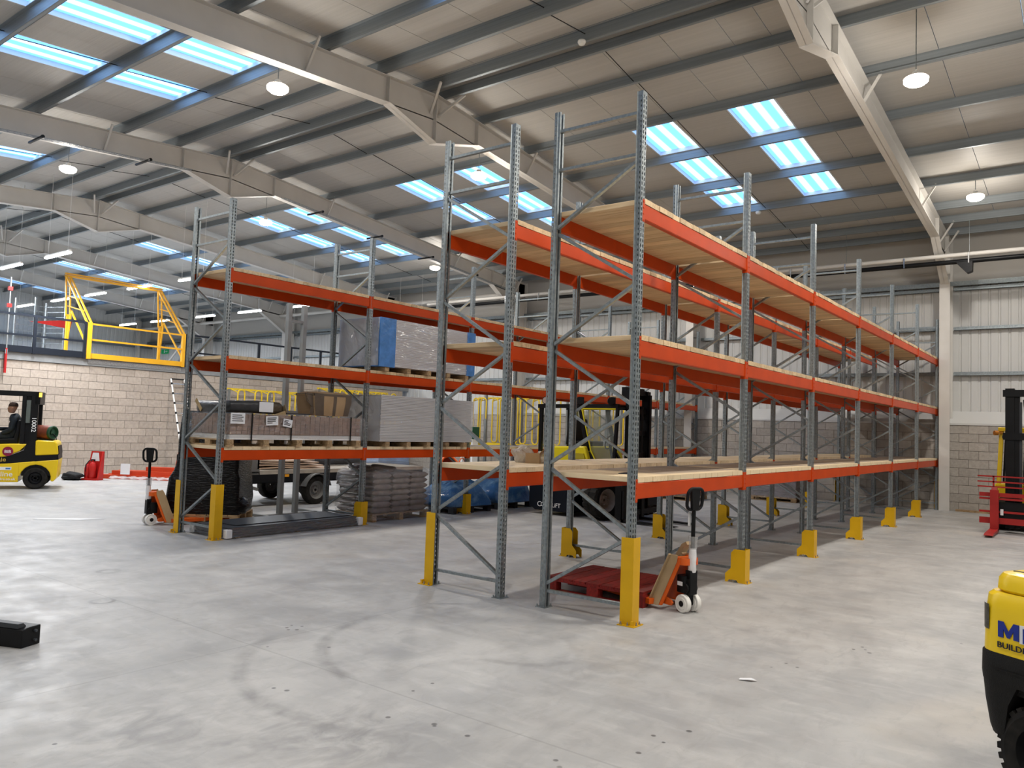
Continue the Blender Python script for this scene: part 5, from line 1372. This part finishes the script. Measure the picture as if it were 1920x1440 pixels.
# gable bracing
br = thing('wall_brace', 'white diagonal braces in the end bay of the back wall behind the gate', 'steel brace', (0, 16.75, 3.5))
M().cyl((-40.6, 0, .1), (-37.6, 0, 2.3), .06, n=10).build('tube', STEEL_W, br); M().cyl((-36.9, 0, 2.2), (-34.0, 0, .1), .06, n=10).build('tube', STEEL_W, br); M().box(-37.7, -36.9, -.02, .02, 2.1, 2.45).build('gusset', STEEL_W, br)
m = M(); m.box(-37.35, -37.2, -.1, .1, 0, 3.1); m.build('post', STEEL_W, br)

# ================================================================ yellow divider racks along the walls
TRY = mat('rack_yellow', (.78, .54, .03), .4, 0, var=.1, scale=4)
def divider_rack(loc, rz, L_, n, label, zb, zt, depth=.9):
    d = thing('divider_rack', label, 'storage rack', loc, rz)
    m = M(); m.box(0, L_, -.04, .04, zb - .06, zb + .03); m.box(0, L_, -depth - .04, -depth + .04, zb - .06, zb + .03); m.build('base_rail', TRY, d)
    m = M(); m.box(0, L_, .0, .05, zt - .02, zt + .04); m.build('top_rail', TRY, d)
    for x in (.1, L_ * .5, L_ - .1):
        m = M(); m.box(x - .035, x + .035, -.035, .035, 0, zt); m.box(x - .03, x + .03, -depth, 0, 0, .06); m.box(x - .03, x + .03, -depth - .03, -depth + .03, 0, zb); m.build('leg', GST, d)
    r = .12
    for i in range(n):
        x = .15 + (L_ - .5) * i / (n - 1); w = .26
        pts = []
        z0, z1 = zb + .05, zt - .02
        for cx, cz, a0 in ((x + w - r, z1 - r, 0), (x + r, z1 - r, 90), (x + r, z0 + r, 180), (x + w - r, z0 + r, 270)):
            for k in range(4): pts.append((cx + r * math.cos(R(a0 + 30 * k)), -.45 - .12 * (i % 2), cz + r * math.sin(R(a0 + 30 * k))))
        M().tube(pts, .026, 7, closed=True).build('divider_hoop', TRY, d)
        m = M(); m.tube([(x + .03, -.45 - .12 * (i % 2), zt - .12), (x + .03, .0, zt - .0)], .02, 6); m.build('hoop_stay', TRY, d)
    return d
divider_rack((-15.6, 16.45, 0), 0, 4.2, 9, 'yellow tubular divider rack by the back wall, left of the dark truck', 1.15, 2.85)
divider_rack((-10.7, 16.45, 0), 0, 2.75, 6, 'yellow tubular divider rack by the back wall, behind the dark truck', 1.25, 2.80)
divider_rack((-19.9, 8.4, 0), R(90), 3.4, 6, 'yellow tubular divider rack by the mezzanine wall, left of the grey masts', 1.2, 2.74)
divider_rack((-19.9, 12.2, 0), R(90), 3.6, 8, 'yellow tubular divider rack by the mezzanine wall, right of the grey masts', 1.2, 2.98)
# long stock standing in the racks
for i, (x, y, lab) in enumerate(((-14.6, 16.1, 'second rack bay'), (-13.7, 16.0, 'tilted near the green box'), (-9.7, 16.1, 'behind the dark truck'))):
    tag(M().bar((0, 0, .0), (.25 * (i - 1), .25, 3.4), .09, .09).build('steel_section', GST, None, (x, y - .35, 0)), 'grey steel section standing in a yellow divider rack, %s' % lab, 'steel section')
gb = thing('green_crate', 'dark green machine box on a white stand by the yellow divider rack', 'machine', (-14.9, 15.2, 0)); M().box(-.3, .3, -.2, .2, 1.3, 1.75).build('box', mat('machine_green', (.02, .09, .05), .4), gb, bevel=.02)
m = M(); m.box(-.28, -.2, -.15, .15, 0, 1.3); m.box(.2, .28, -.15, .15, 0, 1.3); m.box(-.3, .3, -.2, .2, 1.24, 1.3); m.box(-.06, .0, .1, .16, 1.75, 2.7); m.build('stand', WHITE, gb)

# far pallets of packs
def far_pack(x, y, lx, ly, h, mt, label, rz=0., rows=3, cols=3, lab_p=''):
    pallet((x, y, 0), lx, ly, .13, WOOD, lab_p, rz, nb=6)
    p = thing('pack_pallet', label, 'wrapped packs', (x, y, .13), rz)
    t = h / rows
    me = M().box(-lx / cols / 2 + .006, lx / cols / 2 - .006, -ly / 2, ly / 2, .002, t - .004).mesh('pack', mt)
    for k in range(rows):
        for c in range(cols): put('pack', me, p, (-lx / 2 + lx / cols * (c + .5), random.uniform(-.02, .02), k * t), (0, 0, random.uniform(-.02, .02)))
    q = M(); q.loft([[(u, v, z) for u, v in rrect(lx + .06, ly + .08, .05, 3)] for z in (-.03, h * .5, h + .01)], cap=False); q.build('shrink_wrap', SHR2, p, ang=1.5)
far_pack(-5.75, 13.3, 1.2, 1.1, .50, SACK, 'low wrapped pack of brown sacks standing behind the fork tips, far aisle', 0, 3, 3, 'timber pallet under the low pack of brown sacks, far aisle')
far_pack(-3.75, 15.5, 1.3, 1.0, .55, mat('silver_pack', (.30, .27, .29), .3, .3, var=.35, scale=6), 'silver-wrapped pack behind the middle racking, in front of the back wall', 0, 4, 2, 'timber pallet under the silver-wrapped pack near the back wall')
far_pack(-13.4, 9.4, 1.2, 1.2, .9, mat('blue_pack', (.25, .38, .6), .4, 0, var=.3, scale=5), 'pale blue wrapped pack far behind the sacks, near the mezzanine wall', 0, 5, 2, 'timber pallet under the pale blue wrapped pack')

# ================================================================ services under the roof
ht = thing('tube_heater', 'long grey tube heater with black flue hung along the back wall eaves', 'heater', (0, 15.5, 0))
m = M(); m.prism([(-.07 + .055 * math.cos(R(30 * k)), 6.47 + .055 * math.sin(R(30 * k))) for k in range(12)], 'x', -17.5, 7.3)
m.v = [(x, y, z) for x, y, z in m.v]
m.build('flue_pipe', STEEL_W, ht)
M().cyl((-17.5, -.02, 6.31), (7.3, -.02, 6.31), .06, n=12).build('burner_tube', BLACK, ht)
for i in range(17):
    x = -16.5 + i * 1.45
    M().box(x - .012, x + .012, -.15, -.13, 6.24, 6.50).build('hanger', CHROME, ht)
    if i % 2 == 0: M().cyl((x, 0, 6.56), (x, 0, zr(15.5)), .006, n=5).build('drop_wire', GALV, ht)
m = M(); m.prism([(.62, 6.28), (.98, 6.28), (.97, 6.04), (.86, 6.0)], 'y', -.12, .12); m.build('burner_box', BLACK, ht)
# wire basket tray under the third frame
tr_ = thing('cable_tray', 'wire basket cable tray slung beneath the rafter over the left racking', 'cable tray', (-13.55, 0, 0))
m = M()
for s in (1, -1):
    y1 = YR + s * 11.8
    for x in (-.07, -.02, .03, .08):
        m.bar((x, YR + s * .0, zr(YR) - 1.05), (x, YR + s * 1.2, zr(YR + s * 1.2) - .70), .008, .008) if 0 else None
        m.bar((x, YR + s * 1.3, zr(YR + 1.3) - .62), (x, y1, zr(y1) - .62), .008, .008)
    n = 90
    for i in range(n):
        y = YR + s * (1.3 + 10.4 * i / n); z = zr(y) - .62
        m.bar((-.08, y, z), (.09, y, z), .006, .006); m.bar((-.08, y, z), (-.08, y, z + .05), .006, .006)
o = m.build('basket', GALV_D, tr_)
for s in (1, -1):
    for d in (2.4, 4.6, 6.8, 9.0):
        y = YR + s * d; m = M(); m.box(-.40, .22, y - .02, y + .02, zr(y) - .67, zr(y) - .63); m.cyl((.22, y, zr(y) - .65), (.27, y, zr(y) - .65), .035, n=8); m.build('support_arm', BLACK, tr_)
for i, (x, y) in enumerate(((-3.37, 4.1), (-3.53, 12.95))):
    s_ = thing('smoke_detector', ('white smoke detector on the ridge purlin, top centre', 'white smoke detector under a purlin behind the tall racking')[i], 'smoke detector', (x, y, zr(y) - .09))
    M().lathe([(.02, .09), (.065, .085), (.07, .06), (.05, .02), (.0, .01)], n=16).build('head', WHITE, s_); M().lathe([(.052, .045), (.054, .03), (.05, .028)], n=16).build('vent_ring', BLACK, s_)
